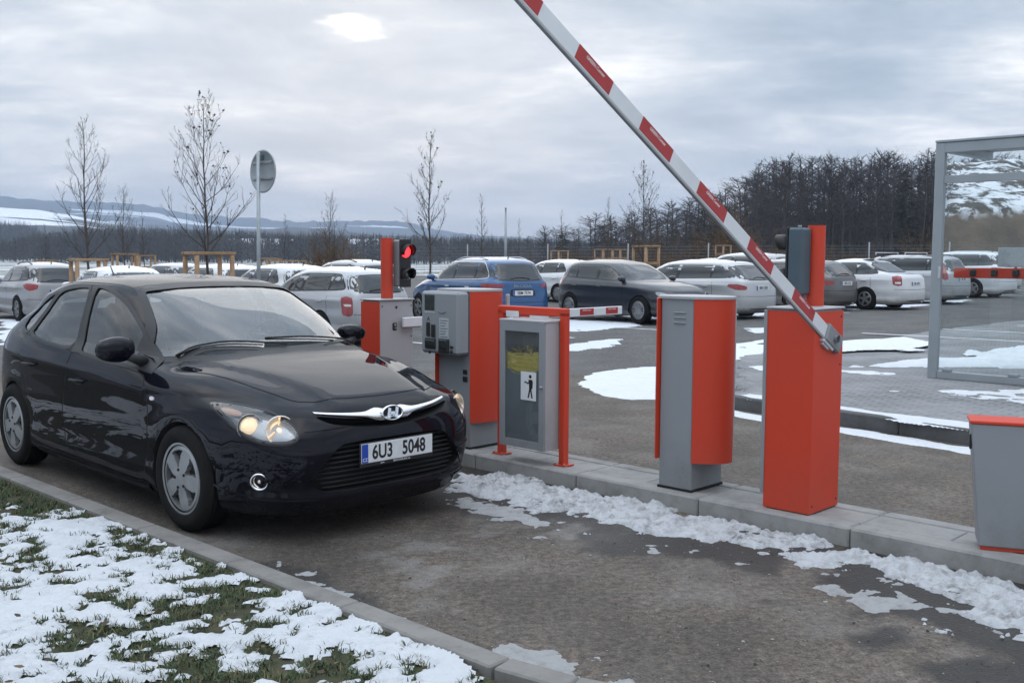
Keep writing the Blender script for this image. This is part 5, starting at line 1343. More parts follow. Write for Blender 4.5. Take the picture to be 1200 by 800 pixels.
    shapes={'hatch':[(-.22,.95+dz),(-.20,.83+dz),(-.02,.78+dz),(.12,.82+dz),(.24,.93+dz),(.10,.98+dz)],
     'fabia':[(-.05,.90),(-.06,.60),(.02,.57),(.14,.60),(.17,.90),(.06,.93)],
     'flat':[(-.22,.84),(-.20,.76),(.05,.755),(.24,.84),(.20,.90),(.0,.90)],
     'karoq':[(-.30,.99),(-.28,.925),(-.05,.93),(.05,.88),(.26,.955),(.20,1.01),(-.05,1.01)],
     'sedan':[(-.11,.96),(-.10,.72),(.0,.70),(.13,.74),(.14,.96),(.0,.99)],
     'volvo':[(.0,1.36),(-.08,.80),(.06,.78),(.13,.90),(.08,1.1),(.06,1.36)]}
    ls=chaikin([(u0+a,z) for a,z in shapes[lights]],1,.14)
    for s in(1,-1):
        t=patch(S_,ls,(U,D),'tail_light',M_redlens,root,eps=.006,step=.05,side=s,skirt=.006)
        if lights in('fabia','sedan'):
            cxx=sum(a for a,_ in ls)/len(ls); czz=sum(b_ for _,b_ in ls)/len(ls); k=.22 if lights!='fabia' else .12
            patch(S_,[(cxx+(a-cxx)*.62-.01,czz+(z-czz)*k-(.06 if lights!='fabia' else -.02)) for a,z in ls],(U,D),'reversing_light',M_whitelens,t,eps=.0085,step=.04,side=s,skirt=.002)
        b=[(fo-.62,hood_z(sp)-.04)]
        D2=Vector((-.75,.66,0)); U2=Vector((.66,.75,0)); uu=Vector((fo-.16,-(q-.22),0)).dot(U2)
        patch(S_,chaikin([(uu-.26,.76),(uu-.05,.74),(uu+.14,.68),(uu+.14,.60),(uu-.05,.59),(uu-.2,.67)],2),(U2,D2),'headlight',M_lamp2,root,eps=.005,step=.05,side=s)
    # bumpers, intake, plate
    patch(S_,chaikin([(-.5,.26),(.5,.26),(.44,.42),(-.44,.42)],1),'F','front_intake',M_black,root,eps=.003,step=.08)
    patch(S_,chaikin([(-.62,.62),(0,.585),(.62,.62),(.42,.68),(-.42,.68)],1),'F','grille',M_black,root,eps=.004,step=.08)
    patch(S_,[(-q*.82,.20),(q*.82,.20),(q*.80,.30),(-q*.80,.30)],'B','rear_valance',M_trim,root,eps=.003,step=.10,skirt=0)
    strip(S_,[(-q*.9,.60),(0,.585),(q*.9,.60)],.010,'B','bumper_gap',M_dark,root,eps=.001,closed=False,thick=0)
    if plate:
        zp=.80 if sp['kind']!='sedan' else .76
        l,nn=S_.hit(Vector((-9,0,zp)),Vector((1,0,0)))
        rc=patch(S_,chaikin([(-.33,zp-.085),(.33,zp-.085),(.31,zp+.09),(-.31,zp+.09)],1,.15),'B','plate_recess',mat if lights!='karoq' else M_black,root,eps=.002,step=.1)
        b=MB(); b.box((l.x-.012,0,zp),(.012,.52,.112),bev=.003); p=b.build('number_plate',M_plate,root)
        b=MB(); b.box((l.x-.0185,.238,zp),(.0012,.042,.108)); b.build('plate_country_band',M_blue,p)
        if isinstance(plate,str):
            lettering('plate_characters',plate,.105,M_ink,p,Matrix.Translation((l.x-.0185,-.02,zp))@Matrix.Rotation(R(-90),4,'Z')@Matrix.Rotation(R(90),4,'X'),.80,.002)
    if letters:
        l,_=S_.hit(Vector((-9,0,.965)),Vector((1,0,0)))
        lettering('tailgate_lettering',letters,.075,M_steel,root,Matrix.Translation((l.x-.006,0,.955))@Matrix.Rotation(R(-90),4,'Z')@Matrix.Rotation(R(90),4,'X'),1.9,.001)
    b=MB(); l,_=S_.hit(Vector((ro+sp['tail']+.35 if sp['kind']!='sedan' else ro+1.45,0,3)),Vector((0,0,-1))); b.tube([l-Vector((0,0,.01)),l+Vector((-.05,0,.06))],[.02,.006],6); b.build('antenna',M_black,root)
    if rails:
        for s in(1,-1):
            b=MB(); P=[]; xa,xb2=hd-.25,ro+sp['tail']+.35; yy=s*(W/2-.40)
            for t in np.linspace(0,1,14):
                x=lerp(xa,xb2,t); l,_=S_.hit(Vector((x,yy,3)),Vector((0,0,-1))); P.append(l+Vector((0,0,.045*min(1,4*t,4*(1-t))+.004)))
            b.tube(P,.014,6); b.build('roof_rail',rails,root)
    wp=wheel_protos(rw,.205 if H<1.55 else .215,.2,wheelstyle,M_silver,hi=False)
    for sx in(0,-wb):
        for s in(-1,1): put_wheel(root,wp,sx,s*(W/2-.105),rw,rnd.random()*6)
    b=MB(); b.tube([(ro+.10,-.35,.24),(ro-.0,-.35,.23)],.03,8); b.build('exhaust_pipe',M_steel,root)
    return root
def hood_z(sp): return .72
def clip_x(P,x,less):
    out=[]; n=len(P)
    for i in range(n):
        a,b=P[i],P[(i+1)%n]; ia=(a[0]<x) if less else (a[0]>x); ib=(b[0]<x) if less else (b[0]>x)
        if ia: out.append(a)
        if ia!=ib: t=(x-a[0])/(b[0]-a[0]); out.append((x,a[1]+(b[1]-a[1])*t))
    return out
M_lamp2=plain('headlamp_lens',(.35,.36,.38),.12,metal=.4,coat=1,var=.3,vscale=20)
P_=lambda n,c,**k: paint(n,c,**{**dict(rough=.35,dirtamt=.75,dirt=(.16,.14,.12)),**k})
MC=dict(blue=P_('blue_metallic_paint',(.008,.072,.20),metal=.35,dirtamt=.35),navy=P_('dark_slate_paint',(.008,.011,.017),metal=.0,dirtamt=.2,coat=.7),
 pearl=P_('pale_silver_paint',(.46,.47,.48),metal=.25),greyb=P_('grey_brown_metallic_paint',(.105,.10,.098),metal=.4),white=P_('white_car_paint',(.60,.61,.62),dirtamt=.9),
 silver=P_('silver_metallic_paint',(.38,.39,.405),metal=.4),grey=P_('grey_metallic_paint',(.13,.135,.14),metal=.4),white2=P_('clean_white_paint',(.66,.67,.69),dirtamt=.5),warm=P_('warm_silver_paint',(.33,.33,.335),metal=.4),dgrey=P_('dark_grey_paint',(.05,.053,.058),metal=.3))
def at(root,ref,P,phi):
    a=R(phi); c,s=math.cos(a),math.sin(a); x=P[0]-(ref[0]*c-ref[1]*s); y=P[1]-(ref[0]*s+ref[1]*c)
    root.location=(x,y,float(gz(x,y))-.008); root.rotation_euler=(0,0,a)
def PX(px,Y): return ((px-600)/1200*Y,Y)
sp=mkspec('suv',4.38,1.84,1.60,2.63,.87,hood=.92,cowl=(-.30,1.08),belt=1.05,tail=.34)
c=parked('blue estate-like SUV with silver roof rails behind the grey pay machine',sp,MC['blue'],rails=M_alu,chrome=True,lights='karoq',plate='5BM 7574',letters='ŠKODA'); at(c,(sp['ro']+.06,sp['W']/2-.1),PX(574,22.5),121)
sp=mkspec('hatch',4.22,1.76,1.48,2.58,.86,hood=.84,cowl=(-.32,1.0),belt=.97,tail=.30)
CG=c=parked('dark slate hatchback parked nose-out above the red bin frame',sp,MC['navy'],wheelstyle='cap14',plate=True,lights='hatch'); at(c,(0,-.76),(3.0,23.7),-55)
HATCH=sp
sp=mkspec('wagon',4.92,1.87,1.49,2.97,.83,hood=.82,cowl=(-.55,.99),belt=.97,tail=.52)
CB=c=parked('pale silver estate car with wide red tail lamps behind the ticket column',sp,MC['pearl'],wheelstyle='alloy10',lights='flat',plate='4BN 2385',chrome=False); at(c,(sp['ro']+.08,sp['W']/2-.08),PX(866,24.8),131)
sp=mkspec('wagon',4.69,1.81,1.47,2.68,.86,hood=.82,cowl=(-.40,.99),belt=.98,tail=.42)
CW=c=parked('grey-brown estate car right behind the red signal post',sp,MC['greyb'],wheelstyle='alloy10',lights='flat',plate='3BF 6120'); at(c,(sp['ro']+.1,sp['W']/2-.1),PX(969,28),130)
SW=sp
sp=mkspec('sedan',4.58,1.77,1.46,2.58,.91,hood=.80,cowl=(-.35,.98),belt=.97)
c=parked('dirty white saloon car with dark plate between two estate cars',sp,MC['white'],lights='sedan',plate='2BL 4471'); at(c,(-sp['wb'],.77),(10.1,29.2),131)
sp=mkspec('wagon',4.82,1.86,1.56,2.76,.90,hood=.86,cowl=(-.40,1.03),belt=1.0,tail=.34)
c=parked('silver estate with roof bars and tall tail lamps left of the shelter post',sp,MC['silver'],wheelstyle='alloy5',rails=M_black,lights='volvo',plate='1BR 9052'); at(c,(-sp['wb'],.80),(12.6,32.1),131)
for x in(-1.35,-2.35):
    b=MB(); b.tube([(x,-.72,sp['H']+.05),(x,.72,sp['H']+.05)],.016,6)
    for s in(-1,1): b.tube([(x,s*.70,sp['H']-.02),(x,s*.70,sp['H']+.06)],.02,6)
    b.build('roof_bar',M_alu,c)
sp=mkspec('suv',4.5,1.84,1.66,2.65,.9,hood=.95,cowl=(-.30,1.10),belt=1.08,tail=.36); SUVW=sp
CS=c=parked('white SUV seen just right of the shelter post',sp,MC['white2'],lights='hatch',plate=True); at(c,(-sp['wb'],.8),(16.2,36.0),131)
sp=mkspec('hatch',4.0,1.68,1.45,2.46,.83,hood=.82,cowl=(-.30,.98),belt=.96,tail=.28); 
sf=mkspec('wagon',4.23,1.65,1.45,2.46,.84,hood=.80,cowl=(-.36,.97),belt=.96,tail=.30)
c=parked('silver small estate with square red lamps beside the red signal post',sf,MC['silver'],lights='fabia',plate=True,wheelstyle='cap5'); at(c,(sf['ro']+.08,sf['W']/2-.08),PX(408,18.2),133)
sp2=mkspec('suv',4.16,1.74,1.56,2.54,.83,hood=.90,cowl=(-.30,1.04),belt=1.01,tail=.32)
c=parked('grey-brown crossover at the left edge behind the black hatchback',sp2,MC['warm'],rails=M_black,lights='hatch',plate=True); at(c,(-sp2['wb'],.78),(-12.9,26.8),131)
PEU=c
def recolour(src,mat_old,mat_new,label,ref,P,phi):
    c=copy_tree(src); c['label']=label
    for o in [c]+list(c.children_recursive):
        if o.type=='MESH':
            for i,sl in enumerate(o.material_slots):
                if sl.material==mat_old: sl.link='OBJECT'; sl.material=mat_new
    at(c,ref,P,phi); return c
recolour(CW,MC['greyb'],MC['grey'],'grey estate car half hidden by the shelter post',(SW['ro']+.1,.8),PX(1094,34.5),131)
recolour(CS,MC['white2'],MC['white'],'white car partly behind the pale board at the right edge',(SUVW['ro']+.1,.8),PX(1176,39.5),131)
recolour(CG,MC['navy'],MC['white2'],'white hatchback roof between the blue SUV and the dark hatchback',(-2.,0),PX(662,36.0),128)
recolour(CB,MC['pearl'],MC['dgrey'],'dark estate roof just above the pale silver estate windows',(-2.,0),PX(835,34.5),131)
recolour(CS,MC['white2'],MC['silver'],'tall silver car roof behind the pale silver estate car',(-2.,0),PX(880,33.),131)
recolour(PEU,MC['warm'],MC['silver'],'silver crossover roof behind the small silver estate',(-2.,0),PX(420,27.5),131)
recolour(CG,MC['navy'],MC['white'],'white hatchback just right of the road sign pole',(-1.9,0),PX(335,24.5),131)
recolour(CG,MC['navy'],MC['white2'],'white car roof behind the wide timber tree guard',(-1.9,0),PX(262,27.),131)
recolour(CG,MC['navy'],MC['white2'],'white car with dark rear glass behind the left timber tree guard',(-2.6,0),PX(150,22.),125)
recolour(CW,MC['greyb'],MC['silver'],'silver estate roof far back left of the road sign',(-2.,0),PX(205,36.),131)
# ------------------------------------------------------------------ bare trees, woods, hills, bank, fence
M_bark=plain('bark_grey_brown',(.075,.062,.05),.9,var=.35,vscale=8,bmp=.6,bscale=40)
M_twig=plain('twig_brown',(.062,.048,.038),.9,var=.3,vscale=3)
M_bark2=plain('wood_trunk_dark',(.068,.060,.056),.9,var=.35,vscale=1.2)
M_twig2=plain('wood_twigs_dark',(.052,.046,.048),.9,var=.35,vscale=.7)
M_twig3=plain('willow_twigs',(.12,.070,.032),.9,var=.3,vscale=.7)
M_conif=plain('conifer_green',(.018,.030,.020),.9,var=.4,vscale=.8)
M_leafd=plain('dead_hanging_leaf',(.045,.028,.02),.85,var=.3)
M_wood=plain('guard_timber',(.30,.185,.10),.75,var=.3,vscale=5,bmp=.3,bscale=60)
def young_tree(h,seed,nb=26,spread=.28,leaves=0,thick=.045,low=.30,droop=.0):
    r=random.Random(seed); T=MB(); B=MB(); Lf=MB()
    P=[];z=0;x=y=0
    n=12
    for i in range(n+1):
        t=i/n; P.append(Vector((x,y,h*t))); x+=r.gauss(0,h*.004); y+=r.gauss(0,h*.004)
    T.tube(P,[thick*(1-.88*(i/n)**.8) for i in range(n+1)],7)
    def tr(t): k=min(n-1,int(t*n)); return P[k].lerp(P[k+1],t*n-k)
    def branch(p,d,L,rad,depth):
        pts=[p];dd=d.copy();m=6 if depth==0 else 4
        for i in range(m):
            dd=(dd+Vector((r.gauss(0,.10),r.gauss(0,.10),(.16 if depth==0 else .10)+r.gauss(0,.06)-droop))).normalized(); pts.append(pts[-1]+dd*L/m)
        B.tube(pts,[max(.0022,rad*(1-.85*i/m)) for i in range(m+1)],4 if depth==0 else 3,caps=False)
        if depth<2:
            k=(7 if depth==0 else 4)
            for j in range(k):
                t=r.uniform(.22,.98); q=min(m-1,int(t*m)); pp=pts[q].lerp(pts[q+1],t*m-q); e=(pts[q+1]-pts[q]).normalized()
                a=e.cross(Vector((r.gauss(0,1),r.gauss(0,1),r.gauss(0,1)))).normalized()
                branch(pp,(e*.8+a*.65+Vector((0,0,.2))).normalized(),L*r.uniform(.22,.42)*(1.15-t*.5),rad*.45,depth+1)
        if leaves and r.random()<leaves:
            q=pts[-1]; s_=r.uniform(.018,.036); a=r.uniform(0,6)
            Lf.add([(-s_,0,0),(0,-s_*.6,-s_),(s_,0,-.3*s_),(0,s_*.7,.5*s_)],[(0,1,2),(0,2,3)],0,False,Matrix.Translation(q)@Matrix.Rotation(a,4,'Z')@Matrix.Rotation(a*2,4,'X'))
    for i in range(nb):
        t=low+(1-low)*(i+.5)/nb*.97; a=i*2.4+r.uniform(-.5,.5); el=R(r.uniform(14,42)+26*t)
        L=h*spread*(1.12-t)*r.uniform(.8,1.25)*(1 if t>low+.08 else .8)+.12
        branch(tr(t),Vector((math.cos(a)*math.cos(el),math.sin(a)*math.cos(el),math.sin(el))),L,thick*.42*(1.15-t),0)
    return T.mesh('trunk',M_bark),B.mesh('crown',M_twig),(Lf.mesh('dead_leaves',M_leafd) if leaves else None)
def plant(name,ms,loc,rz,sc,label,cat,group=None):
    root=empty(name,loc,rz,label,cat,group); root.scale=(sc,)*3
    link('trunk',ms[0],root); c=link('crown',ms[1],root)
    if len(ms)>2 and ms[2] is not None: link('dead_leaves',ms[2],c)
    return root
def onlot(px,Y): x=(px-600)/1200*Y; return (x,Y,float(gz(x,Y)))
YT=[young_tree(5.0,3,26,.36,0),young_tree(5.0,11,30,.42,.10),young_tree(5.0,23,26,.30,.06),young_tree(5.0,31,22,.16,0,low=.35)]
for (px,Y,pt,k,lab) in [(103,25,150,0,'bare young tree with upswept branches in the left timber guard'),(243,20.5,125,1,'bare young tree with a few brown leaves in the wide timber guard'),
  (503,31,160,2,'slender bare tree with a few leaves above the blue SUV'),(147,42,226,0,'small bare tree behind and right of the leftmost guard'),
  (388,41,231,0,'small bushy bare tree left of the red signal post'),(566,44,228,3,'thin upright bare tree right of the slender one'),
  (752,36,196,1,'bare young tree in the timber guard behind the dark hatchback'),(655,60,246,3,'thin bare sapling above the white hatchback roof'),
  (171,52,252,3,'thin sapling between the two larger left trees'),(334,55,254,3,'thin bare sapling right of the road sign'),(55,46,268,3,'small thin sapling at far left'),
  (710,62,230,3,'tall thin bare sapling left of the guarded tree'),(606,70,256,3,'thin bare sapling beside the tall pole'),(905,58,262,3,'thin sapling behind the raised arm')]:
    p=onlot(px,Y); zt=HY(px,pt,Y).z; plant('young_tree',YT[k],p,rnd.uniform(0,6),(zt-p[2])/5.0,lab,'tree','young bare trees planted in the car park')
def guard(px,Y,w,h,lab,rz=.62):
    w*=.86
    root=empty('tree_guard',onlot(px,Y),rz,lab,'tree guard','timber tree guards')
    for (x,y) in((-1,-1),(1,-1),(1,1),(-1,1)):
        b=MB(); M=Matrix.Translation((x*w/2,y*w/2,0)); b.tube([(0,0,0),(0,0,h)],.05,8,M=M); b.build('guard_post',M_wood,root)
    for i,(x,y,a) in enumerate(((0,-1,0),(0,1,0),(-1,0,1),(1,0,1))):
        b=MB(); b.box((x*w/2,y*w/2,h+.035+ (0.0 if a else .002)),(.09 if a else w+.14,w-.095 if a else .09,.06),bev=.01); b.build('top_rail',M_wood,root)
        if h>1.0: b=MB(); b.box((x*(w/2+.045),y*(w/2+.045),h-.55),(.03 if a else w,w if a else .03,.10)); b.build('cross_board',M_wood,root)
for a in [(104,25,.75,1.55,'timber guard round the young tree left of the antenna'),(245,20.5,.82,1.66,'widest timber guard, above the black hatchback roof'),(147,42,.9,1.75,'small timber guard right of the left guard'),(171,52,.9,1.7,'small timber guard beside the small bare tree'),
  (756,36,.72,1.85,'timber guard behind the dark hatchback windscreen'),(55,46,.8,1.5,'far small timber guard at the left'),(655,60,.8,1.8,'small far guard above the white roof'),(706,66,.9,1.9,'far guard left of the guarded tree'),(726,70,.8,1.9,'far narrow guard next to the guarded tree'),
  (846,68,.8,2.1,'far guard above the silver car roof'),(318,48,.8,1.5,'small far guard near the road sign'),(337,46,1.4,1.4,'low far guard right of the road sign')]:
    guard(*a)
# lamp pole
c=onlot(592,52); zt=HY(592,245,52).z; root=empty('lamp_pole',c,0,'plain thin pole standing behind the blue SUV','pole'); b=MB(); b.tube([(0,0,0),(0,0,zt-c[2])],[.09,.05],10); b.build('pole',M_galv,root); b=MB(); b.box((0,-.15,zt-c[2]+.03),(.12,.4,.05),bev=.02); b.build('lamp_head',M_galv,root)
# ---- wood trees
def wood_tree(h,seed,kind='alder'):
    r=random.Random(seed); T=MB(); B=MB(); n=8; P=[];x=y=0
    for i in range(n+1): P.append(Vector((x,y,h*i/n))); x+=r.gauss(0,h*.008); y+=r.gauss(0,h*.008)
    T.tube(P,[.16*(1-.85*i/n)*h/12 for i in range(n+1)],5,caps=False)
    def tr(t): k=min(n-1,int(t*n)); return P[k].lerp(P[k+1],t*n-k)
    def tri(p,q,w):
        d=(q-p); a=d.cross(Vector((r.gauss(0,1),r.gauss(0,1),r.gauss(0,1)))); 
        if a.length<1e-5: return
        a.normalize(); B.add([p-a*w,p+a*w,q],[(0,1,2)])
    nb={'alder':58,'conifer':90,'bush':70}[kind]; low={'alder':.28,'conifer':.10,'bush':.0}[kind]
    for i in range(nb):
        t=low+(1-low)*(i/nb)**.9; a=r.uniform(0,6.283)
        if kind=='conifer': L=h*.20*(1.04-t)*r.uniform(.6,1.2); el=R(r.uniform(-22,5))
        elif kind=='bush': L=h*r.uniform(.5,.95)*(1-.6*t); el=R(r.uniform(35,85))
        else: L=h*.21*math.sin(math.pi*min(1,(t-low)/(1-low)*.86+.12))**.6*r.uniform(.4,1.2); el=R(r.uniform(-8,42)+18*t)
        p=tr(min(t,.98)) if kind!='bush' else Vector((r.gauss(0,.12*h),r.gauss(0,.12*h),0)); d=Vector((math.cos(a)*math.cos(el),math.sin(a)*math.cos(el),math.sin(el))); q=p+d*L
        B.tube([p,p.lerp(q,.5)+Vector((0,0,-.03*L)),q],[.035*h/12+.008,.02*h/12+.005,.008],3,caps=False)
        for k in range({'alder':12,'conifer':20,'bush':12}[kind]):
            s_=r.uniform(.2,1.); pp=p.lerp(q,s_); e=(d+Vector((r.gauss(0,.7),r.gauss(0,.7),r.gauss(0,.5)+(.2 if kind!='conifer' else -.5)))).normalized(); LL=L*r.uniform(.15,.42)
            qq=pp+e*LL; tri(pp,qq,.016 if kind!='conifer' else .07)
            if kind!='conifer':
                for m_ in range(3): ss=pp.lerp(qq,r.uniform(.3,.95)); tri(ss,ss+(e+Vector((r.gauss(0,.8),r.gauss(0,.8),r.gauss(.1,.6)))).normalized()*LL*.45,.011)
    return T.mesh('trunk',M_bark2),B.mesh('crown',{'alder':M_twig2,'conifer':M_conif,'bush':M_twig3}[kind])
AL=[wood_tree(12,s,'alder') for s in(1,2,3,4,5,6)]; CO=[wood_tree(12,s,'conifer') for s in(7,8)]; BU=[wood_tree(3.2,s,'bush') for s in(9,10)]
env=[(520,281),(560,278),(600,277),(640,266),(700,252),(740,247),(780,240),(820,226),(850,218),(866,205),(885,190),(910,184),(980,180),(1040,178),(1118,176),(1300,176)]
def envy(px): return float(np.interp(px,[a for a,_ in env],[b for _,b in env]))
rt=random.Random(12); nt_=0
spots=[]
for row,(Y0,step,f0) in enumerate([(92,13,1.0),(102,11.5,1.02),(116,10,1.03),(136,9.5,1.0)]):
    px=555 if row>2 else (640 if row>0 else 700)
    while px<1190:
        spots.append((px+rt.uniform(-5,5),Y0+rt.uniform(-4,4),row)); px+=step*(1.5 if px<860 else 1.)*rt.uniform(.7,1.3)
names={0:'wood_tree',1:'conifer_tree'}
GL='bare dark trees of the wood behind the car park'
for (px,Y,row) in spots:
    if px>1112 and Y<110: continue
    yt=envy(px)+rt.uniform(-4,16)+(rt.uniform(0,14) if rt.random()<.3 else 0); x,y,z=onlot(px,Y); z-=.6; h=HY(px,yt,Y).z-z
    con=rt.random()<(.10 if px>800 else .16); ms=rt.choice(CO if con else AL)
    q_=plant('conifer_tree' if con else 'wood_tree',ms,(x,y,z),rt.uniform(0,6),h/12,('dark evergreen' if con else 'bare dark tree')+' in the wood '+('on the right behind the fence' if px>860 else 'in the middle distance behind the parked cars'),'tree','evergreens in the wood' if con else ('bare trees of the tall wood on the right' if px>860 else 'bare trees of the low wood in the middle'))
    if px<870: q_.scale=(h/12*1.75,h/12*1.75,h/12)
# label by zone is shared by look-alikes of the same group
for px in list(range(575,1110,22)):
    Y=rt.uniform(76,90); x,y,z=onlot(px+rt.uniform(-8,8),Y); plant('bare_bush',rt.choice(BU),(x,y,z-.5),rt.uniform(0,6),rt.uniform(.7,1.35),'brown leafless bush at the foot of the wood','bush','brown leafless bushes along the wood edge')
for (px,Y,sc,lab) in [(392,58,1.1,'orange-brown leafless shrub left of the red signal post'),(375,60,.95,'brown leafless shrub left of the small bushy tree'),(850,78,2.0,'tall orange-brown willow left of the tall wood')]:
    x,y,z=onlot(px,Y); plant('bare_bush',BU[0],(x,y,z),1.,sc,lab,'bush')
# dense understorey far behind: a wood nobody could count
def belt(name,lab,f,n,seed,mats):
    r=random.Random(seed); B=MB()
    for i in range(n):
        px,Y,yt=f(r); x=(px-600)/1200*Y; z0=-1.5; h=HY(px,yt,Y).z-z0; 
        con=r.random()<.3; w=h*(.16 if con else .30); k=16 if con else 22
        for j in range(k):
            t=(j+.5)/k; a=r.uniform(0,6.28); rr_=w*(1-t)*(1 if con else 1.)+ (0 if con else w*.3*math.sin(t*3.1)); e=Vector((math.cos(a),math.sin(a),0))
            p=Vector((x,Y,z0+h*t*(.8 if con else .65))); q=p+e*rr_+Vector((0,0,h*(.05 if con else .30)*r.uniform(.4,1.1))); s_=e.cross(ZV)*h*(.045 if con else .012)
            B.add([p-s_,p+s_,q],[(0,1,2)],0 if con else 1); 
            if not con: B.add([p+ZV*h*.1,q-e*.2*rr_,q+ZV*h*.08],[(0,1,2)],1)
        B.add([Vector((x-h*.010,Y,z0)),Vector((x+h*.010,Y,z0)),Vector((x,Y,z0+h))],[(0,1,2)],1)
    return tag(B.build(name,mats,merge=False),lab,None,None,'stuff')
M_bc=plain('far_conifer',(.022,.032,.026),.95,var=.4,vscale=.05); M_bt=plain('far_bare_wood',(.055,.050,.048),.95,var=.4,vscale=.05)
def f1(r):
    px=r.uniform(-60,900); Y=r.uniform(330,560); base=float(np.interp(px,[-60,0,40,90,130,200,300,420,560,700,900],[286,284,276,268,265,266,270,272,274,279,281])); return px,Y,base+r.uniform(-3,9)
belt('distant_wood','distant belt of bare woodland below the hills',f1,2300,3,[M_bc,M_bt])
def f2(r):
    px=r.uniform(560,1215); Y=r.uniform(165,230); return px,Y,envy(px)+r.uniform(38,80)*(.55 if px<860 else 1)
belt('wood_understorey','dense dark mass of twigs deep inside the wood',f2,900,5,[M_bc,M_twig2])
def f3(r):
    px=r.choice([r.uniform(-60,48),r.uniform(60,500)]); Y=r.uniform(760,900); return px,Y,float(np.interp(px,[-60,0,30,48,60,100,200,300,500],[257,258,260,266,272,265,262,268,274]))+r.uniform(0,5)
belt('hillside_wood','clumps of far woodland between the snowy fields on the left',f3,420,9,[M_bc,M_bt])
# ---- hills
def ridge(name,prof,D,d0,d1,matfn,seed,jag=0.):
    pxs=np.arange(-700,1950,6.); T=np.linspace(0,1,30); PXg,Tg=np.meshgrid(pxs,T); Yd=d0+(d1-d0)*Tg
    ytop=np.interp(pxs,[a for a,_ in prof],[b for _,b in prof]); zt=np.array([HY(float(p),float(q),D).z for p,q in zip(pxs,ytop)])
    shape=np.where(Yd<D,np.clip((Yd-d0)/(D-d0),0,1)**1.15,1-.25*(Yd-D)/(d1-D)); Xg=(PXg-600)/1200*Yd
    Z=-3+(zt[None,:]+3)*shape+ (fbm(Xg,Yd,1/180,5,seed)-.5)*22*shape*(D/3000)+jag*(fbm(Xg,Yd,1/14,3,seed+7)-.3)*np.clip(shape*3-2,0,1)
    return gridmesh(name,Xg,Yd,Z,np.ones(Xg.shape,bool),matfn,'structure',{'hgt':shape,'pxl':(PXg-0)/1200})
def hillmat(name,woods,field,sc,thr,wd=.06,east=None):
    m,nt,b=nmat(name); g=nt.nodes.new('ShaderNodeNewGeometry'); mp=nt.nodes.new('ShaderNodeMapping'); mp.inputs['Scale'].default_value=(.6,2.2,0.); nt.links.new(g.outputs['Position'],mp.inputs[0])
    n1=noise(nt,sc,5,.5,mp.outputs[0],.6); n2=noise(nt,sc*9,5,.6,mp.outputs[0]); f_=math_(nt,'ADD',n1,math_(nt,'MULTIPLY_ADD',n2,.12,-.06))
    k=nt.nodes.new('ShaderNodeMapRange'); k.inputs[1].default_value=thr-wd*.2; k.inputs[2].default_value=thr+wd*.2; 
    if name=='field_and_hedge':    # open fields on the western slope, woods to the east
        spx=nt.nodes.new('ShaderNodeSeparateXYZ'); nt.links.new(g.outputs['Position'],spx.inputs[0]); me_=nt.nodes.new('ShaderNodeMapRange'); me_.inputs[1].default_value=-620; me_.inputs[2].default_value=-430; me_.inputs[3].default_value=.10; me_.inputs[4].default_value=-.17; nt.links.new(spx.outputs[0],me_.inputs[0]); f_=math_(nt,'ADD',f_,me_.outputs[0])
    nt.links.new(f_,k.inputs[0])
    c=mixc(nt,k.outputs[0],woods,field); c=mixc(nt,math_(nt,'MULTIPLY_ADD',n2,1.5,-.5,clamp=True),c,tuple(x*.8 for x in woods)) if False else c
    nt.links.new(c,b.inputs['Base Color']); b.inputs['Roughness'].default_value=.95; return m
ridge('far_hills',[(-700,262),(-300,246),(-60,238),(0,236),(60,240),(90,242),(150,243),(185,245),(205,252),(240,258),(300,261),(350,263),(400,261),(440,260),(475,263),(500,269),(560,277),(650,281),(900,283),(1950,285)],3000,1900,3600,hillmat('far_hill_cover',(.020,.032,.045),(.62,.66,.72),.0022,.63),5,jag=14)  # woods painted bluer, carrying distance haze in their colour
NEARMAT=hillmat('field_and_hedge',(.032,.036,.040),(.70,.73,.78),.0042,.455)  # slight haze blue is mixed into the woods colour here too
ridge('near_hills',[(-700,240),(-200,240),(0,247),(50,250),(90,256),(130,264),(180,271),(220,272),(300,275),(340,270),(380,271),(430,277),(520,279),(700,283),(1950,286)],1350,600,1700,NEARMAT,9)
# ---- snowy bank with bare earth face behind the right end of the car park
xs=np.arange(30,150,.8); ys=np.arange(80,112,.5); X,Y=np.meshgrid(xs,ys)
edge=86+.012*(X-36)**1.0+1.2*(fbm(X,Y,.15,4,3)-.5)*2; ramp_=np.clip((X-(.412*Y-1.0))/1.6,0,1)
face=np.clip((Y-edge)/1.1,0,1)*5.3; slope=np.clip((Y-edge-1.1)/17,0,1)*5.6
Z=.4+(face*(1+.06*(fbm(X,Y,.5,4,8)-.5))+slope+(fbm(X,Y,.35,5,18)-.5)*1.1*np.clip((Y-edge-1)/2,0,1))*ramp_-1.2*(1-ramp_)
m,nt,b=nmat('bank_earth_and_snow'); g=nt.nodes.new('ShaderNodeNewGeometry'); sp_=nt.nodes.new('ShaderNodeSeparateXYZ'); nt.links.new(g.outputs['Normal'],sp_.inputs[0])
n1=noise(nt,.55,8,.68); n2=noise(nt,.3,6,.6); sn=ramp(nt,n1,[(.47,(.05,.045,.035)),(.535,(.62,.64,.68)),(.8,(.78,.8,.84))]); er=ramp(nt,n2,[(.3,(.085,.062,.04)),(.6,(.16,.12,.078)),(.75,(.20,.165,.12))])
flat_=nt.nodes.new('ShaderNodeMapRange'); flat_.inputs[1].default_value=.42; flat_.inputs[2].default_value=.62; nt.links.new(sp_.outputs[2],flat_.inputs[0])
nt.links.new(mixc(nt,flat_.outputs[0],er,sn),b.inputs['Base Color']); b.inputs['Roughness'].default_value=.95; bump(nt,b,n1,1.,.3)
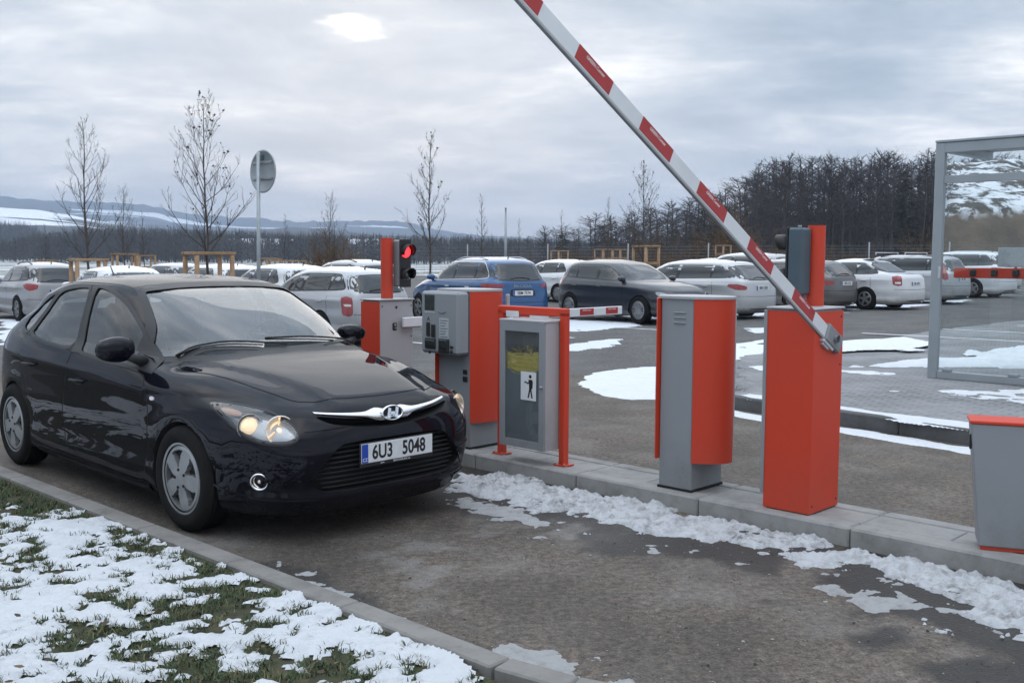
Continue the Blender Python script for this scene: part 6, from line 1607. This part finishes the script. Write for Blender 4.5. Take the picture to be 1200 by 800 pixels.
gridmesh('bank',X,Y,Z,ramp_>0,m,'structure')
# ---- mesh fence along the far side of the car park
M_fpost=plain('fence_post_grey',(.30,.31,.32),.6,metal=.3); M_wire=plain('fence_wire',(.16,.165,.17),.6,metal=.3)
root=empty('mesh_fence',(0,64,.3),0,'tall grey wire mesh fence along the wood behind the car park','fence')
for i,x in enumerate(range(-8,52,5)):
    b=MB(); b.tube([(x+.2,0,-1),(x+.2,0,2.0+.010*x)],.045,6); b.build('fence_post',M_fpost,root)
b=MB()
for z in np.arange(-.2,1.95,.2):
    b.tube([(-8,0,z-.08),(52,0,z+.5)],.010,3,caps=False)
for x in np.arange(-8,52,.5): b.tube([(x,0,-.6),(x,0,1.92+.01*x)],.006,3,caps=False)
b.build('wire_mesh',M_wire,root)
# a few far houses under the hills
M_wall=plain('far_house_wall',(.50,.47,.42),.8); M_roof=plain('far_roof',(.55,.57,.6),.8); M_roof2=plain('far_red_roof',(.22,.09,.06),.8)
for i,(px,py,Y,w_,h_,rf,lab) in enumerate([(425,289,430,12,5,0,'far pale house below the hills, nearest the red signal'),(448,291,440,18,4,0,'long pale far building under the hill'),(305,290,430,26,4,0,'long pale far building right of the wide guard'),(470,293,400,10,4,1,'far house with reddish roof beside the slender tree')]):
    p=HY(px,py,Y); root=empty('far_house',(p.x,Y,p.z-h_),R(10*i),lab,'house'); b=MB(); b.box((0,0,h_/2),(w_,8,h_)); b.build('wall',M_wall,root)
    b=MB(); b.add([(-w_/2-.4,-4.4,h_),(w_/2+.4,-4.4,h_),(w_/2+.4,0,h_+2.6),(-w_/2-.4,0,h_+2.6),(-w_/2-.4,4.4,h_),(w_/2+.4,4.4,h_)],[(0,1,2,3),(3,2,5,4),(0,3,4),(1,5,2)]); b.build('roof',M_roof2 if rf else M_roof,root)
# ---- air
HAZE_D=.00032
b=MB(); b.box((0,1700,88),(7600,4000,192)); o=b.build('haze',None if False else plain('tmp',(1,1,1)),None); tag(o,None,None,None,'stuff'); o['label']='thin winter haze between the camera and the hills'
m=bpy.data.materials.new('haze_air'); m.use_nodes=True; nt=m.node_tree; nt.nodes.clear(); out=nt.nodes.new('ShaderNodeOutputMaterial'); pv=nt.nodes.new('ShaderNodeVolumePrincipled'); pv.inputs['Density'].default_value=HAZE_D; pv.inputs['Color'].default_value=(.66,.79,1.,1); nt.links.new(pv.outputs[0],out.inputs['Volume'])
o.data.materials.clear(); o.data.materials.append(m)
# ------------------------------------------------------------------ sky and light
SUN_EL,SUN_AZ=R(14),R(-8)      # azimuth from +Y, clockwise positive
w=bpy.data.worlds.new('World'); S.world=w; w.use_nodes=True; nt=w.node_tree; nt.nodes.clear()
out=nt.nodes.new('ShaderNodeOutputWorld'); bg=nt.nodes.new('ShaderNodeBackground'); bg2=nt.nodes.new('ShaderNodeBackground')
sky=nt.nodes.new('ShaderNodeTexSky'); sky.sky_type='NISHITA'; sky.sun_disc=False; sky.sun_elevation=SUN_EL; sky.sun_rotation=SUN_AZ
sky.air_density=1.3; sky.dust_density=2.5; sky.ozone_density=1
nt.links.new(sky.outputs[0],bg.inputs[0]); bg.inputs[1].default_value=.05
tc=nt.nodes.new('ShaderNodeTexCoord').outputs['Generated']
sp=nt.nodes.new('ShaderNodeSeparateXYZ'); nt.links.new(tc,sp.inputs[0])
zz=math_(nt,'ADD',math_(nt,'MAXIMUM',sp.outputs[2],0.),.16)
cx=math_(nt,'DIVIDE',sp.outputs[0],zz); cy=math_(nt,'DIVIDE',sp.outputs[1],zz)
cb=nt.nodes.new('ShaderNodeCombineXYZ'); nt.links.new(cx,cb.inputs[0]); nt.links.new(cy,cb.inputs[1])
n1=noise(nt,.95,10,.60,cb.outputs[0],.35); 
mp=nt.nodes.new('ShaderNodeMapping'); mp.inputs['Scale'].default_value=(.8,1.15,1); mp.inputs['Location'].default_value=(3.1,.7,0); nt.links.new(cb.outputs[0],mp.inputs[0])
n2=noise(nt,1.7,9,.62,mp.outputs[0],.2)
f=math_(nt,'ADD',math_(nt,'MULTIPLY',n1,.55),math_(nt,'MULTIPLY',n2,.45))
col=ramp(nt,f,[(.38,(.24,.30,.375)),(.455,(.315,.375,.45)),(.51,(.41,.46,.525)),(.555,(.54,.57,.61)),(.61,(.74,.75,.765)),(.69,(1.,.99,.97))])
# warm thin band above the horizon
hb=nt.nodes.new('ShaderNodeMapRange'); hb.inputs[1].default_value=0.; hb.inputs[2].default_value=.16; hb.inputs[3].default_value=.55; hb.inputs[4].default_value=0; nt.links.new(sp.outputs[2],hb.inputs[0])
col=mixc(nt,hb.outputs[0],col,(.50,.53,.57))
# the sun behind thin cloud
sd=Vector((math.sin(R(-8.3))*math.cos(R(12.1)),math.cos(R(-8.3))*math.cos(R(12.1)),math.sin(R(12.1))))
dp=nt.nodes.new('ShaderNodeVectorMath'); dp.operation='DISTANCE'; 
sc=nt.nodes.new('ShaderNodeVectorMath'); sc.operation='MULTIPLY'; nt.links.new(tc,sc.inputs[0]); sc.inputs[1].default_value=(1,1,2.2)
nt.links.new(sc.outputs[0],dp.inputs[0]); dp.inputs[1].default_value=(sd.x,sd.y,sd.z*2.2)
g=nt.nodes.new('ShaderNodeMapRange'); g.interpolation_type='SMOOTHSTEP'; g.inputs[1].default_value=.0; g.inputs[2].default_value=.034; g.inputs[3].default_value=1; g.inputs[4].default_value=0
dd=math_(nt,'ADD',dp.outputs['Value'],math_(nt,'MULTIPLY_ADD',n2,.16,-.08)); nt.links.new(dd,g.inputs[0])
g2=nt.nodes.new('ShaderNodeMapRange'); g2.interpolation_type='SMOOTHSTEP'; g2.inputs[1].default_value=.0; g2.inputs[2].default_value=.55; g2.inputs[3].default_value=.35; g2.inputs[4].default_value=0; nt.links.new(dd,g2.inputs[0])
col=mixc(nt,g2.outputs[0],col,(.58,.62,.68)); col=mixc(nt,g.outputs[0],col,(1.15,1.13,1.1))
nt.links.new(col,bg2.inputs[0])
zm=nt.nodes.new('ShaderNodeMapRange'); zm.interpolation_type='SMOOTHSTEP'; zm.inputs[1].default_value=.28; zm.inputs[2].default_value=.95; zm.inputs[3].default_value=1.22; zm.inputs[4].default_value=3.5; nt.links.new(sp.outputs[2],zm.inputs[0]); nt.links.new(zm.outputs[0],bg2.inputs[1])
mx=nt.nodes.new('ShaderNodeMixShader'); mx.inputs[0].default_value=.95; nt.links.new(bg.outputs[0],mx.inputs[1]); nt.links.new(bg2.outputs[0],mx.inputs[2]); nt.links.new(mx.outputs[0],out.inputs[0])
sl=bpy.data.lights.new('sun','SUN'); so=bpy.data.objects.new('sun',sl); COL.objects.link(so); sl.energy=.5; sl.angle=R(55); sl.color=(1,.95,.88)
so.rotation_euler=Vector((-math.sin(SUN_AZ)*math.cos(SUN_EL),-math.cos(SUN_AZ)*math.cos(SUN_EL),-math.sin(SUN_EL))).to_track_quat('-Z','Y').to_euler()
so['label']='sun'
S.view_settings.view_transform='Standard'; S.view_settings.look='None'; S.view_settings.gamma=1; S.view_settings.exposure=.42; S.view_settings.use_curve_mapping=False
S.cycles.max_bounces=8; S.cycles.transparent_max_bounces=16; S.cycles.diffuse_bounces=3; S.cycles.glossy_bounces=4
